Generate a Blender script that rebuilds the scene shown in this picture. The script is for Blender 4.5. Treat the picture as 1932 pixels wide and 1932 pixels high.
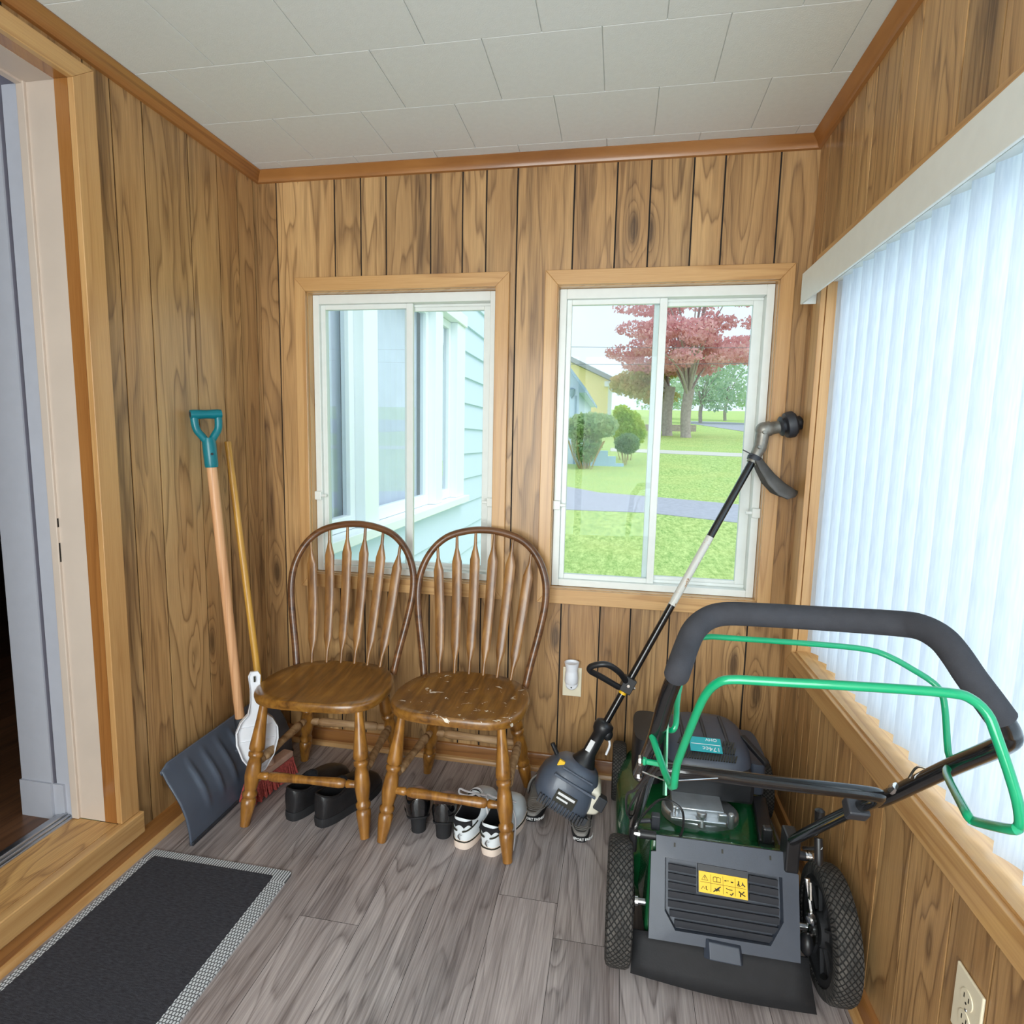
import bpy, bmesh, math, random
from mathutils import Vector, Matrix
C = bpy.context.scene.collection
for o in list(bpy.data.objects): bpy.data.objects.remove(o)
random.seed(7)
PI = math.pi
W, H, YN = 2.027, 2.30, -3.30          # room width, ceiling height, near end wall

# ------------------------------------------------------------ camera / light
cam_d = bpy.data.cameras.new('camera'); cam = bpy.data.objects.new('camera', cam_d); C.objects.link(cam)
def cam_rot(yaw, pitch, roll):
    cy, sy, cp, sp = math.cos(yaw), math.sin(yaw), math.cos(pitch), math.sin(pitch)
    f = Vector((-sy*cp, cy*cp, sp)); r = Vector((cy, sy, 0)); u = r.cross(f)
    cr, sr = math.cos(roll), math.sin(roll)
    r2 = cr*r + sr*u; u2 = -sr*r + cr*u
    return Matrix((r2, u2, -f)).transposed().to_4x4()
cam.matrix_world = Matrix.Translation((1.4205, -2.1827, 1.3017)) @ cam_rot(0.1777, -0.1232, 0.0210)
cam_d.sensor_width = 36.0; cam_d.lens = 36.0*1102.68/1932.0; cam_d.clip_start = 0.02; cam_d.clip_end = 500
bpy.context.scene.camera = cam
vs = bpy.context.scene.view_settings
vs.view_transform = 'Standard'; vs.look = 'None'; vs.gamma = 1.0; vs.use_curve_mapping = False; vs.exposure = 0.0

world = bpy.data.worlds.new('overcast'); bpy.context.scene.world = world; world.use_nodes = True
wn = world.node_tree.nodes; wl = world.node_tree.links
bg = wn['Background']; tcw = wn.new('ShaderNodeTexCoord'); nzw = wn.new('ShaderNodeTexNoise'); rmw = wn.new('ShaderNodeValToRGB')
nzw.inputs['Scale'].default_value = 2.2; nzw.inputs['Detail'].default_value = 4
wl.new(tcw.outputs['Generated'], nzw.inputs['Vector']); wl.new(nzw.outputs['Fac'], rmw.inputs['Fac'])
rmw.color_ramp.elements[0].position = .3; rmw.color_ramp.elements[0].color = (.72, .84, .93, 1)
rmw.color_ramp.elements[1].position = .7; rmw.color_ramp.elements[1].color = (.90, .97, 1.0, 1)
wl.new(rmw.outputs['Color'], bg.inputs['Color']); bg.inputs['Strength'].default_value = 1.35

sun_d = bpy.data.lights.new('sun', 'SUN'); sun_d.energy = 1.5; sun_d.angle = math.radians(40); sun_d.color = (1, .96, .9)
sun = bpy.data.objects.new('sun', sun_d); C.objects.link(sun); sun.rotation_euler = (math.radians(42), 0, math.radians(62))
def area(name, loc, rot, sx, sy, e, col):
    d = bpy.data.lights.new(name, 'AREA'); d.shape = 'RECTANGLE'; d.size = sx; d.size_y = sy; d.energy = e; d.color = col
    o = bpy.data.objects.new(name, d); C.objects.link(o); o.location = loc; o.rotation_euler = rot
    return o
# daylight coming in through the picture window (behind the blinds) and through the glazed entry behind the viewer
area('daylight_picture_window', (W+.55, -1.35, 1.35), (0, math.radians(90), 0), 1.9, 3.0, 36, (.84, .93, 1))
area('daylight_entry', (1.05, YN-.35, 1.35), (math.radians(90), 0, 0), 1.7, 2.0, 118, (1, .975, .94))

# ------------------------------------------------------------ node helpers
def lin(r, g, b):
    f = lambda c: c/12.92 if c <= .04045 else ((c+.055)/1.055)**2.4
    return (f(r/255), f(g/255), f(b/255), 1)
class NT:
    def __init__(s, name):
        s.m = bpy.data.materials.new(name); s.m.use_nodes = True; s.t = s.m.node_tree; s.n = s.t.nodes; s.l = s.t.links
        s.b = s.n['Principled BSDF']; s.out = s.n['Material Output']
    def new(s, typ, **kw):
        n = s.n.new(typ)
        for k, v in kw.items(): setattr(n, k, v)
        return n
    def val(s, sock, v):
        if hasattr(v, 'is_output'): s.l.new(v, sock)
        else: sock.default_value = v
    def math(s, op, a, b=0.0, c=None):
        n = s.new('ShaderNodeMath', operation=op); s.val(n.inputs[0], a); s.val(n.inputs[1], b)
        if c is not None: s.val(n.inputs[2], c)
        return n.outputs[0]
    def obj(s): return s.new('ShaderNodeTexCoord').outputs['Object']
    def sep(s, v):
        n = s.new('ShaderNodeSeparateXYZ'); s.l.new(v, n.inputs[0]); return n.outputs
    def comb(s, x, y, z):
        n = s.new('ShaderNodeCombineXYZ'); s.val(n.inputs[0], x); s.val(n.inputs[1], y); s.val(n.inputs[2], z); return n.outputs[0]
    def noise(s, v, scale=1, detail=2, rough=.5, dist=0):
        n = s.new('ShaderNodeTexNoise'); s.l.new(v, n.inputs['Vector']); n.inputs['Scale'].default_value = scale
        n.inputs['Detail'].default_value = detail; n.inputs['Roughness'].default_value = rough; n.inputs['Distortion'].default_value = dist
        return n.outputs['Fac']
    def ramp(s, f, stops, interp='LINEAR'):
        n = s.new('ShaderNodeValToRGB'); s.l.new(f, n.inputs[0]); e = n.color_ramp.elements; n.color_ramp.interpolation = interp
        while len(e) < len(stops): e.new(.5)
        for k, (p, c) in enumerate(stops): e[k].position = p; e[k].color = c if len(c) == 4 else tuple(c)+(1,)
        return n.outputs['Color']
    def mix(s, f, a, b, mode='MIX'):
        n = s.new('ShaderNodeMix', data_type='RGBA', blend_type=mode)
        s.val(n.inputs['Factor'], f); s.val(n.inputs['A'], a); s.val(n.inputs['B'], b); return n.outputs['Result']
    def maprange(s, f, a, b, c=0., d=1.):
        n = s.new('ShaderNodeMapRange'); s.l.new(f, n.inputs[0])
        for k, v in zip((1, 2, 3, 4), (a, b, c, d)): n.inputs[k].default_value = v
        return n.outputs[0]
    def bump(s, h, strength=.3, dist=.002):
        n = s.new('ShaderNodeBump'); n.inputs['Strength'].default_value = strength; n.inputs['Distance'].default_value = dist
        s.l.new(h, n.inputs['Height']); s.l.new(n.outputs[0], s.b.inputs['Normal'])
    def set(s, **kw):
        for k, v in kw.items(): s.val(s.b.inputs[k.replace('_', ' ')], v)
        return s
def plain(name, col, rough=.5, metal=0., var=.12, vscale=30, bump=0., bscale=200, spec=.5, coat=0.):
    t = NT(name); n = t.noise(t.obj(), vscale, 3)
    d = tuple(c*(1-var) for c in col[:3])+(1,); l = tuple(min(1, c*(1+var)) for c in col[:3])+(1,)
    t.set(Base_Color=t.ramp(n, [(.3, d), (.7, l)]), Roughness=rough, Metallic=metal, Coat_Weight=coat)
    t.b.inputs['Specular IOR Level'].default_value = spec
    if bump: t.bump(t.noise(t.obj(), bscale, 2), bump)
    return t.m
def wood(name, light, mid, dark, axis='z', au=9., al=1.0, rings=9., streak=.6, knots=.5, fiber=.25, rough=.45, coat=0., bump=.1, rnd=True, fscale=260., knotcol=None):
    """knotty grain running along one axis; 'rnd' shifts it from board to board"""
    t = NT(name); x, y, z = t.sep(t.obj())
    if axis == 'z': u, v, w = t.math('ADD', x, y), z, t.math('SUBTRACT', x, y)
    elif axis == 'y': u, v, w = t.math('ADD', x, z), y, z
    else: u, v, w = t.math('ADD', y, z), x, z
    r = t.new('ShaderNodeAttribute', attribute_name='rnd').outputs['Fac'] if rnd else 0.0
    r1 = t.math('MULTIPLY', r, 37.7); r2 = t.math('MULTIPLY', r, 91.3)
    def P(a, b): return t.comb(t.math('MULTIPLY_ADD', u, a, r1), r2, t.math('MULTIPLY_ADD', v, b, r2))
    vor = t.new('ShaderNodeTexVoronoi'); vor.inputs['Scale'].default_value = 1; t.l.new(P(7.0, 2.1), vor.inputs['Vector'])
    dist, vcol = vor.outputs['Distance'], vor.outputs['Color']
    pick = t.math('GREATER_THAN', t.sep(vcol)[0], 1-knots)
    near = t.math('MULTIPLY', t.maprange(dist, .02, .42, 1, 0), pick)
    n0 = t.noise(P(au, al), 1, 2, .5, .25)
    n0 = t.math('MULTIPLY_ADD', t.math('POWER', near, 2.0), .45, n0)
    fr = t.math('FRACT', t.math('MULTIPLY', n0, rings))
    line = t.ramp(fr, [(0, (.2,)*3), (.1, (0,)*3), (.55, (.10,)*3), (.8, (.45,)*3), (.92, (1.,)*3), (1, (.2,)*3)])
    brd = t.noise(P(3.2, .45), 1, 3, .6, .4)
    base = t.mix(t.maprange(brd, .35, .68), light, mid)
    base = t.mix(t.math('MULTIPLY', line, .62), base, mid, 'MIX')
    base = t.mix(t.math('MULTIPLY', line, .5), base, dark, 'MIX')
    gate = t.maprange(t.noise(P(4., .9), 1, 2, .5, .5), .42, .62, .12, 1.)
    st = t.math('MULTIPLY', t.maprange(t.noise(P(17., .9), 1, 4, .66, .5), .50, .70), gate)
    base = t.mix(t.math('MULTIPLY', st, streak), base, dark)
    kk = t.maprange(dist, .07, .17, 1, 0)
    base = t.mix(t.math('MULTIPLY', t.math('MULTIPLY', kk, pick), .9), base, knotcol or tuple(c*.6 for c in dark[:3])+(1,))
    fb = t.noise(P(fscale, 7.), 1, 2, .6)
    base = t.mix(fiber, base, t.mix(t.maprange(fb, .3, .7), dark, light), 'MIX')
    if rnd:
        k = t.maprange(r, 0, 1, .84, 1.08); base = t.mix(1.0, base, t.comb(k, k, k), 'MULTIPLY')
    t.set(Base_Color=base, Roughness=rough, Coat_Weight=coat, Coat_Roughness=.15)
    if bump: t.bump(t.math('ADD', fb, t.math('MULTIPLY', fr, .4)), bump, .001)
    return t.m

# ------------------------------------------------------------ mesh helpers
def V(*a): return Vector(a if len(a) > 1 else a[0])
class MB:
    def __init__(s): s.v = []; s.f = []; s.mi = []; s.at = []; s.cur = 0; s.rnd = 0.0
    def add(s, vs_, fs):
        o = len(s.v); s.v += [tuple(q) for q in vs_]
        for f in fs: s.f.append(tuple(i+o for i in f)); s.mi.append(s.cur); s.at.append(s.rnd)
        return s
    def box(s, x0, x1, y0, y1, z0, z1):
        v = [(x, y, z) for z in (z0, z1) for y in (y0, y1) for x in (x0, x1)]
        return s.add(v, [(0, 2, 3, 1), (4, 5, 7, 6), (0, 1, 5, 4), (2, 6, 7, 3), (0, 4, 6, 2), (1, 3, 7, 5)])
    def obox(s, c, a, b, n):          # oriented box from half-extent vectors
        c, a, b, n = map(Vector, (c, a, b, n))
        v = [c+i*a+j*b+k*n for k in (-1, 1) for j in (-1, 1) for i in (-1, 1)]
        return s.add(v, [(0, 2, 3, 1), (4, 5, 7, 6), (0, 1, 5, 4), (2, 6, 7, 3), (0, 4, 6, 2), (1, 3, 7, 5)])
    def loft(s, rings, cap=True, closed=True, loop=False):
        n = len(rings[0]); vs_ = [q for r in rings for q in r]; fs = []; m = len(rings)
        for i in range(m if loop else m-1):
            for j in range(n if closed else n-1):
                a, b = i*n+j, i*n+(j+1) % n; c, d = ((i+1) % m)*n+(j+1) % n, ((i+1) % m)*n+j
                fs.append((a, b, c, d))
        if cap and not loop: fs += [tuple(range(n))[::-1], tuple(range((m-1)*n, m*n))]
        return s.add(vs_, fs)
    def tube(s, pts, r, n=12, cap=True, loop=False, flat=1.0, up=None):
        pts = [Vector(q) for q in pts]; m = len(pts); rr = r if isinstance(r, (list, tuple)) else [r]*m
        rings = []; pn = None
        for i, q in enumerate(pts):
            if loop: t = pts[(i+1) % m]-pts[i-1]
            else: t = pts[min(i+1, m-1)]-pts[max(i-1, 0)]
            t.normalize()
            if pn is None:
                a = Vector(up) if up else (Vector((0, 0, 1)) if abs(t.z) < .9 else Vector((1, 0, 0)))
                pn = (a-t*a.dot(t)).normalized()
            else: pn = (pn-t*pn.dot(t)).normalized()
            b = t.cross(pn)
            rings.append([q+rr[i]*(math.cos(2*PI*k/n)*pn*flat+math.sin(2*PI*k/n)*b) for k in range(n)])
        return s.loft(rings, cap, True, loop)
    def lathe(s, p0, p1, prof, n=20, cap=True):     # prof: (distance along axis 0..1, radius)
        p0, p1 = Vector(p0), Vector(p1); t = (p1-p0)
        a = Vector((0, 0, 1)) if abs(t.normalized().z) < .9 else Vector((1, 0, 0))
        u = (a-t*(a.dot(t)/t.length_squared)).normalized(); w = t.normalized().cross(u)
        return s.loft([[p0+t*h+r*(math.cos(2*PI*k/n)*u+math.sin(2*PI*k/n)*w) for k in range(n)] for h, r in prof], cap)
    def prism(s, poly, fn, d0, d1):   # polygon (a,b) swept from d0 to d1, fn(a,b,d) -> point
        return s.loft([[fn(a, b, d) for a, b in poly] for d in (d0, d1)], True)
    def ball(s, c, r, n=12, m=8):
        c = Vector(c); r = r if isinstance(r, (tuple, list)) else (r, r, r)
        return s.loft([[c+Vector((r[0]*math.sin(PI*(i+.02)/(m-.0+.04))*math.cos(2*PI*k/n), r[1]*math.sin(PI*(i+.02)/(m+.04))*math.sin(2*PI*k/n), -r[2]*math.cos(PI*(i+.02)/(m+.04)))) for k in range(n)] for i in range(m+1)])
    def grid(s, fn, nu, nv):
        vs_ = [fn(i/nu, j/nv) for i in range(nu+1) for j in range(nv+1)]
        return s.add(vs_, [(i*(nv+1)+j, (i+1)*(nv+1)+j, (i+1)*(nv+1)+j+1, i*(nv+1)+j+1) for i in range(nu) for j in range(nv)])
    def build(s, name, mats, parent=None, smooth=40, bevel=0., thick=0., sub=0, local=False):
        me = bpy.data.meshes.new(name); vs_ = s.v
        if parent is not None and not local:
            off = Vector(parent.location)
            if parent.parent: off = off+Vector(parent.parent.location)
            vs_ = [tuple(Vector(q)-off) for q in s.v]
        me.from_pydata(vs_, [], s.f); me.validate()
        bm = bmesh.new(); bm.from_mesh(me); bmesh.ops.recalc_face_normals(bm, faces=bm.faces); bm.to_mesh(me); bm.free()
        if not isinstance(mats, (list, tuple)): mats = [mats]
        for m in mats: me.materials.append(m)
        if len(me.polygons) == len(s.mi):
            me.polygons.foreach_set('material_index', s.mi)
            if any(s.at): me.attributes.new('rnd', 'FLOAT', 'FACE').data.foreach_set('value', s.at)
        if smooth: me.shade_smooth(); me.set_sharp_from_angle(angle=math.radians(smooth))
        o = bpy.data.objects.new(name, me); C.objects.link(o)
        if parent is not None: o.parent = parent
        if thick:
            md = o.modifiers.new('thickness', 'SOLIDIFY'); md.thickness = thick; md.offset = 0
        if bevel:
            md = o.modifiers.new('bevel', 'BEVEL'); md.width = bevel; md.segments = 2; md.limit_method = 'ANGLE'; md.angle_limit = math.radians(35)
        if sub:
            md = o.modifiers.new('subdivision', 'SUBSURF'); md.levels = sub; md.render_levels = sub
        return o
def tag(o, label=None, cat=None, group=None, kind=None):
    if label: o['label'] = label
    if cat: o['category'] = cat
    if group: o['group'] = group
    if kind: o['kind'] = kind
    return o
def thing(name, label, cat, loc=(0, 0, 0), rz=0., group=None):
    o = bpy.data.objects.new(name, None); C.objects.link(o); o.location = loc; o.rotation_euler = (0, 0, rz); o.empty_display_size = .05
    return tag(o, label, cat, group)
def struct(o, label, cat): return tag(o, label, cat, kind='structure')
def copy_tree(o, parent=None):
    kids = [q for q in bpy.data.objects if q.parent == o]
    c = o.copy(); C.objects.link(c); c.parent = parent
    for k in kids: copy_tree(k, c)
    return c
def smooth_path(pts, n=4, closed=False):            # Catmull-Rom
    P = [Vector(q) for q in pts]; out = []; m = len(P)
    for i in range(m if closed else m-1):
        g = (lambda k: P[k % m]) if closed else (lambda k: P[max(0, min(m-1, k))])
        a, b, c, d = g(i-1), g(i), g(i+1), g(i+2)
        for j in range(n):
            t = j/n; out.append(.5*((2*b)+(c-a)*t+(2*a-5*b+4*c-d)*t*t+(3*b-a-3*c+d)*t**3))
    if not closed: out.append(P[-1])
    return out
def text_mesh(name, body, size, mat, fn, parent=None, align='CENTER', depth=.0004, bold=0.0):
    cu = bpy.data.curves.new(name, 'FONT'); cu.body = body; cu.size = size; cu.align_x = align; cu.align_y = 'CENTER'; cu.extrude = depth; cu.offset = bold; cu.resolution_u = 3
    o = bpy.data.objects.new(name, cu); C.objects.link(o)
    bpy.context.view_layer.update(); me = bpy.data.meshes.new_from_object(o.evaluated_get(bpy.context.evaluated_depsgraph_get()))
    bpy.data.objects.remove(o)
    for v in me.vertices: v.co = fn(v.co.x, v.co.y, v.co.z)
    me.materials.clear(); me.materials.append(mat); t = bpy.data.objects.new(name, me); C.objects.link(t)
    if parent is not None: t.parent = parent
    return t

# ------------------------------------------------------------ materials
M_panel = wood('knotty_panelling', lin(212, 170, 116), lin(164, 120, 73), lin(68, 40, 23), 'z', 9., 1.0, 9., 1., .55, .22, .42, .15, .12)
M_trim = wood('varnished_trim', lin(214, 172, 118), lin(196, 150, 95), lin(156, 108, 60), 'z', 14, .6, 4, .2, .0, .2, .38, .25, .05, rnd=False)
M_trimx = wood('varnished_trim_across', lin(214, 172, 118), lin(196, 150, 95), lin(156, 108, 60), 'x', 14, .6, 4, .2, .0, .2, .38, .25, .05, rnd=False)
M_trimy = wood('varnished_trim_deep', lin(212, 170, 114), lin(194, 148, 92), lin(154, 106, 58), 'y', 14, .6, 4, .2, .0, .2, .38, .25, .05, rnd=False)
M_crown = wood('amber_moulding', lin(178, 124, 68), lin(150, 96, 48), lin(104, 60, 28), 'x', 14, .5, 4, .3, .0, .2, .35, .3, .05, rnd=False)
M_crowny = wood('amber_moulding_deep', lin(178, 124, 68), lin(150, 96, 48), lin(104, 60, 28), 'y', 14, .5, 4, .3, .0, .2, .35, .3, .05, rnd=False)
M_jamb = wood('varnished_jamb', lin(176, 122, 66), lin(152, 98, 50), lin(110, 66, 32), 'z', 12, .5, 4, .25, .12, .2, .16, .6, .03, rnd=False)
M_sillw = wood('worn_sill_board', lin(224, 178, 112), lin(186, 128, 72), lin(92, 58, 36), 'y', 9, 2.2, 8, 1., .2, .3, .5, .1, .1, rnd=False)
M_floor = wood('grey_laminate', lin(198, 188, 186), lin(138, 126, 124), lin(64, 54, 54), 'y', 8.5, 1.2, 8., 1., .32, .34, .30, .0, .1, knotcol=lin(64, 56, 54))
M_darkfloor = wood('dark_brown_floor', lin(122, 84, 58), lin(94, 62, 42), lin(52, 34, 24), 'y', 11, .9, 7, .5, .2, .3, .35, .1, .1)
M_groove = plain('dark_groove', (.012, .008, .006, 1), .8)
M_white = plain('white_vinyl', lin(226, 230, 226), .35, var=.02)
M_whitewood = plain('cream_painted_wood', lin(200, 184, 170), .4, var=.03, vscale=8)
M_greywhite = plain('grey_white_paint', lin(176, 178, 188), .5, var=.02)
M_ceiling = plain('ceiling_tile', lin(220, 222, 220), .8, var=.02, vscale=60, bump=.25, bscale=300)
M_roomwall = plain('lavender_wall', lin(120, 118, 132), .8, var=.03)
M_alu = plain('aluminium', (.55, .56, .58, 1), .3, 1., .08, 20)
M_chrome = plain('bright_steel', (.7, .7, .7, 1), .22, 1., .05)
M_darkroomceil = plain('room_ceiling_paint', lin(150, 150, 155), .9)

def glass_mat(name, tint=(.95, .98, .98, 1), fac=.5, rough=0.0):
    t = NT(name); t.n.remove(t.b); tr = t.new('ShaderNodeBsdfTransparent'); gl = t.new('ShaderNodeBsdfGlossy'); mx = t.new('ShaderNodeMixShader'); fr = t.new('ShaderNodeLayerWeight')
    fre = t.math('MULTIPLY_ADD', t.math('POWER', fr.outputs['Facing'], 4.5), .9, .04); tr.inputs['Color'].default_value = tint; gl.inputs['Roughness'].default_value = rough
    nz = t.noise(t.obj(), 1.3, 1)
    t.l.new(t.math('MULTIPLY', fre, t.maprange(nz, .3, .7, fac*.85, fac)), mx.inputs[0]); t.l.new(tr.outputs[0], mx.inputs[1]); t.l.new(gl.outputs[0], mx.inputs[2]); t.l.new(mx.outputs[0], t.out.inputs[0])
    return t.m
M_glass = glass_mat('window_glass', (.945, .985, 1, 1), .16)
def vane_mat():
    t = NT('blind_fabric'); t.n.remove(t.b); d = t.new('ShaderNodeBsdfDiffuse'); tr = t.new('ShaderNodeBsdfTranslucent'); mx = t.new('ShaderNodeMixShader')
    x, y, z = t.sep(t.obj()); n = t.noise(t.comb(t.math('MULTIPLY', x, 220.), t.math('MULTIPLY', y, 220.), t.math('MULTIPLY', z, 18.)), 1, 2)
    c = t.ramp(n, [(.3, lin(208, 218, 230)), (.7, lin(222, 230, 240))])
    t.l.new(c, d.inputs[0]); t.l.new(c, tr.inputs[0]); mx.inputs[0].default_value = .46
    t.l.new(d.outputs[0], mx.inputs[1]); t.l.new(tr.outputs[0], mx.inputs[2]); t.l.new(mx.outputs[0], t.out.inputs[0]); return t.m
M_vane = vane_mat()

# ------------------------------------------------------------ room shell
def free_rects(a0, a1, z0, z1, holes):
    """cut the rectangle [a0,a1]x[z0,z1] around the holes"""
    out = []; zs = sorted({z0, z1} | {z for h in holes for z in h[2:] if z0 < z < z1})
    as_ = sorted({a0, a1} | {a for h in holes for a in h[:2] if a0 < a < a1})
    for i in range(len(as_)-1):
        run = None
        for j in range(len(zs)-1):
            ca, cz = (as_[i]+as_[i+1])/2, (zs[j]+zs[j+1])/2
            if any(h[0] < ca < h[1] and h[2] < cz < h[3] for h in holes):
                if run: out.append(run); run = None
            else: run = (as_[i], as_[i+1], run[2] if run else zs[j], zs[j+1])
        if run: out.append(run)
    return out
def panel_wall(name, grooves, a0, a1, holes, to, label, back=.10, g=.0028):
    """boards between the grooves, standing proud of a dark backing; to(a, depth, z) -> point"""
    m = MB(); e = [a0]+[q for q in sorted(grooves) if a0+.02 < q < a1-.02]+[a1]
    rr = random.Random(name)
    def slab(p, d0, d1):
        vs_ = [to(a, d, z) for z in (p[2], p[3]) for d in (d0, d1) for a in (p[0], p[1])]
        m.add(vs_, [(0, 2, 3, 1), (4, 5, 7, 6), (0, 1, 5, 4), (2, 6, 7, 3), (0, 4, 6, 2), (1, 3, 7, 5)])
    for i in range(len(e)-1):
        m.rnd = .02+.96*rr.random() if i else .12  # first board toned darker: corner shade put into its colour
        for q in free_rects(e[i]+g, e[i+1]-g, 0, H, holes): slab(q, 0, .004)
    m.cur = 1; m.rnd = 0.01
    for q in free_rects(a0, a1, -.05, H+.05, holes): slab(q, .0041, back)
    return struct(m.build(name, [M_panel, M_groove], smooth=0), label, 'wall')
LW = (.193, .958, .734, 1.861); RW = (1.175, 1.936, .734, 1.861)      # openings of the two end windows
DO = (-1.76, -.805, .12, 2.192)                                       # doorway in the left wall (y0,y1,z0,z1)
PW = (-2.45, -.172, .617, 1.836)                                      # picture window in the right wall
gb = [.142, .319, .425, .526, .70, .822, .911, 1.025, 1.228, 1.376, 1.49, 1.632, 1.733, 1.908]
panel_wall('wall_back', [.078]+gb[1:], -.1, W+.1, [LW, RW], lambda a, d, z: (a, d, z), 'knotty pine panelled end wall with two windows')
gl = [-.03, -.129, -.238, -.378, -.563, -.674, -.756, -.961]
yy = -.961
for k in range(14): yy -= (.10, .14, .2, .115, .17)[k % 5]; gl.append(yy)
panel_wall('wall_left', gl, YN, 0, [(DO[0]-.021, DO[1]+.021, DO[2], DO[3]+.021)], lambda a, d, z: (-d, a, z), 'knotty pine panelled wall with the doorway', back=.08)
gr = [-.097, -.235, -.30, -.367, -.436, -.584, -.671, -.855, -.98, -1.128, -1.243]; yy = -1.243
for k in range(14): yy -= (.13, .18, .11, .15, .16)[k % 5]; gr.append(yy)
panel_wall('wall_right', gr, YN, 0, [PW], lambda a, d, z: (W+d, a, z), 'knotty pine panelled wall with the wide blind covered window')
panel_wall('wall_near', [.1, .25, .9, 1.2, 1.75], -.1, W+.1, [(.25, 1.85, .25, 2.15)], lambda a, d, z: (a, YN-d, z), 'panelled end wall behind the viewer with a glazed opening')
# floor boards
m = MB(); rr = random.Random(3)
for k in range(-9, 6):
    x0 = 1.304+.172*k; x1 = x0+.172
    if x1 < -.0 or x0 > W: continue
    off = {-1: -.672, 0: -.790}.get(k, -rr.random()*1.2-.05)
    ys = [off+1.22*j for j in range(-4, 4)]
    for j in range(len(ys)-1):
        y0, y1 = max(ys[j], YN), min(ys[j+1], .0)
        if y1-y0 < .01: continue
        m.rnd = .02+.96*rr.random(); a, b = max(x0, 0)+.0006, min(x1, W)-.0006
        m.add([(a, y0+.0006, 0), (b, y0+.0006, 0), (b, y1-.0006, 0), (a, y1-.0006, 0)], [(0, 1, 2, 3)])
m.cur = 1; m.box(-.05, W+.05, YN-.1, .1, -.12, -.0012)
struct(m.build('floor', [M_floor, M_groove], smooth=0), 'grey brown wood grain laminate floor', 'floor')
# ceiling tiles, staggered
m = MB()
rows = [0.12, -.083, -.352, -.622, -.889, -1.156, -1.423, -1.69, -1.957, -2.224, -2.49, -2.76, -3.03, -3.35]
for i in range(len(rows)-1):
    off = .288 if i % 2 else .135
    if i == 0: off = .135
    for k in range(-2, 8):
        x0, x1 = off+.3005*k, off+.3005*(k+1)
        x0, x1 = max(x0, -.1), min(x1, W+.1)
        if x1 > x0+.01: m.box(x0+.0009, x1-.0009, rows[i+1]+.0007, rows[i]-.0007, H, H+.012)
m.box(-.1, W+.1, YN-.1, .12, H+.0035, H+.06)
struct(m.build('ceiling', M_ceiling, smooth=0, bevel=.0012), 'off white staggered ceiling tiles', 'ceiling')
# crown moulding
prof = [(0, 0), (.034, 0), (.036, -.004), (.030, -.010), (.018, -.020), (.012, -.030), (.010, -.036), (0, -.038)]
for n_, fn, d0, d1, mt, lb in (('trim_back', lambda a, b, d: (d, -a, H+b), 0, W, M_crown, 'amber crown moulding along the window end wall'),
                           ('trim_left', lambda a, b, d: (a, d, H+b), YN, 0, M_crowny, 'amber crown moulding above the doorway wall'),
                           ('trim_right', lambda a, b, d: (W-a, d, H+b), YN, 0, M_crowny, 'amber crown moulding above the wide window')):
    struct(MB().prism(prof, fn, d0, d1).build(n_, mt, smooth=30), lb, 'moulding')
# baseboards with a shoe moulding in front
bp = [(0, 0), (.012, 0), (.012, .060), (.009, .066), (0, .068)]
sp = [(.012, 0), (.027, 0), (.026, .008), (.021, .015), (.012, .018)]
for n_, fn, d0, d1, mt, mt2, lb in (('baseboard_back', lambda a, b, d: (d, -a, b), 0, W, M_crown, M_trimx, 'amber baseboard under the two windows'),
                           ('baseboard_left', lambda a, b, d: (a, d, b), YN, 0, M_crowny, M_trimy, 'amber baseboard below the doorway sill'),
                           ('baseboard_right', lambda a, b, d: (W-a, d, b), YN, 0, M_crowny, M_trimy, 'amber baseboard beside the mower')):
    o = struct(MB().prism(bp, fn, d0, d1).build(n_, mt, smooth=30), lb, 'baseboard')
    MB().prism(sp, fn, d0, d1).build('shoe_moulding', mt2, o, smooth=30)

def mitred(m, a0, a1, b0, b1, t0, t1, u0, u1, to, d0, d1):
    """picture-frame casing: outer a0..a1,b0..b1 inner t0..t1,u0..u1, as four mitred boards"""
    q = [((a0, b1), (a1, b1), (t1, u1), (t0, u1)), ((a0, b0), (t0, u0), (t1, u0), (a1, b0)), ((a0, b0), (a0, b1), (t0, u1), (t0, u0)), ((a1, b0), (t1, u0), (t1, u1), (a1, b1))]
    return [[(to(a, d, b)) for d in (d0, d1) for a, b in p] for p in q]
def casing(parent, o4, i4, to, d, mats):
    for k, p8 in enumerate(mitred(None, *o4, *i4, to, 0, d)):
        MB().add(p8, [(0, 1, 2, 3), (7, 6, 5, 4), (0, 4, 5, 1), (1, 5, 6, 2), (2, 6, 7, 3), (3, 7, 4, 0)]).build('casing_board', mats[0] if k < 2 else mats[1], parent, smooth=0, bevel=.002)
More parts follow.
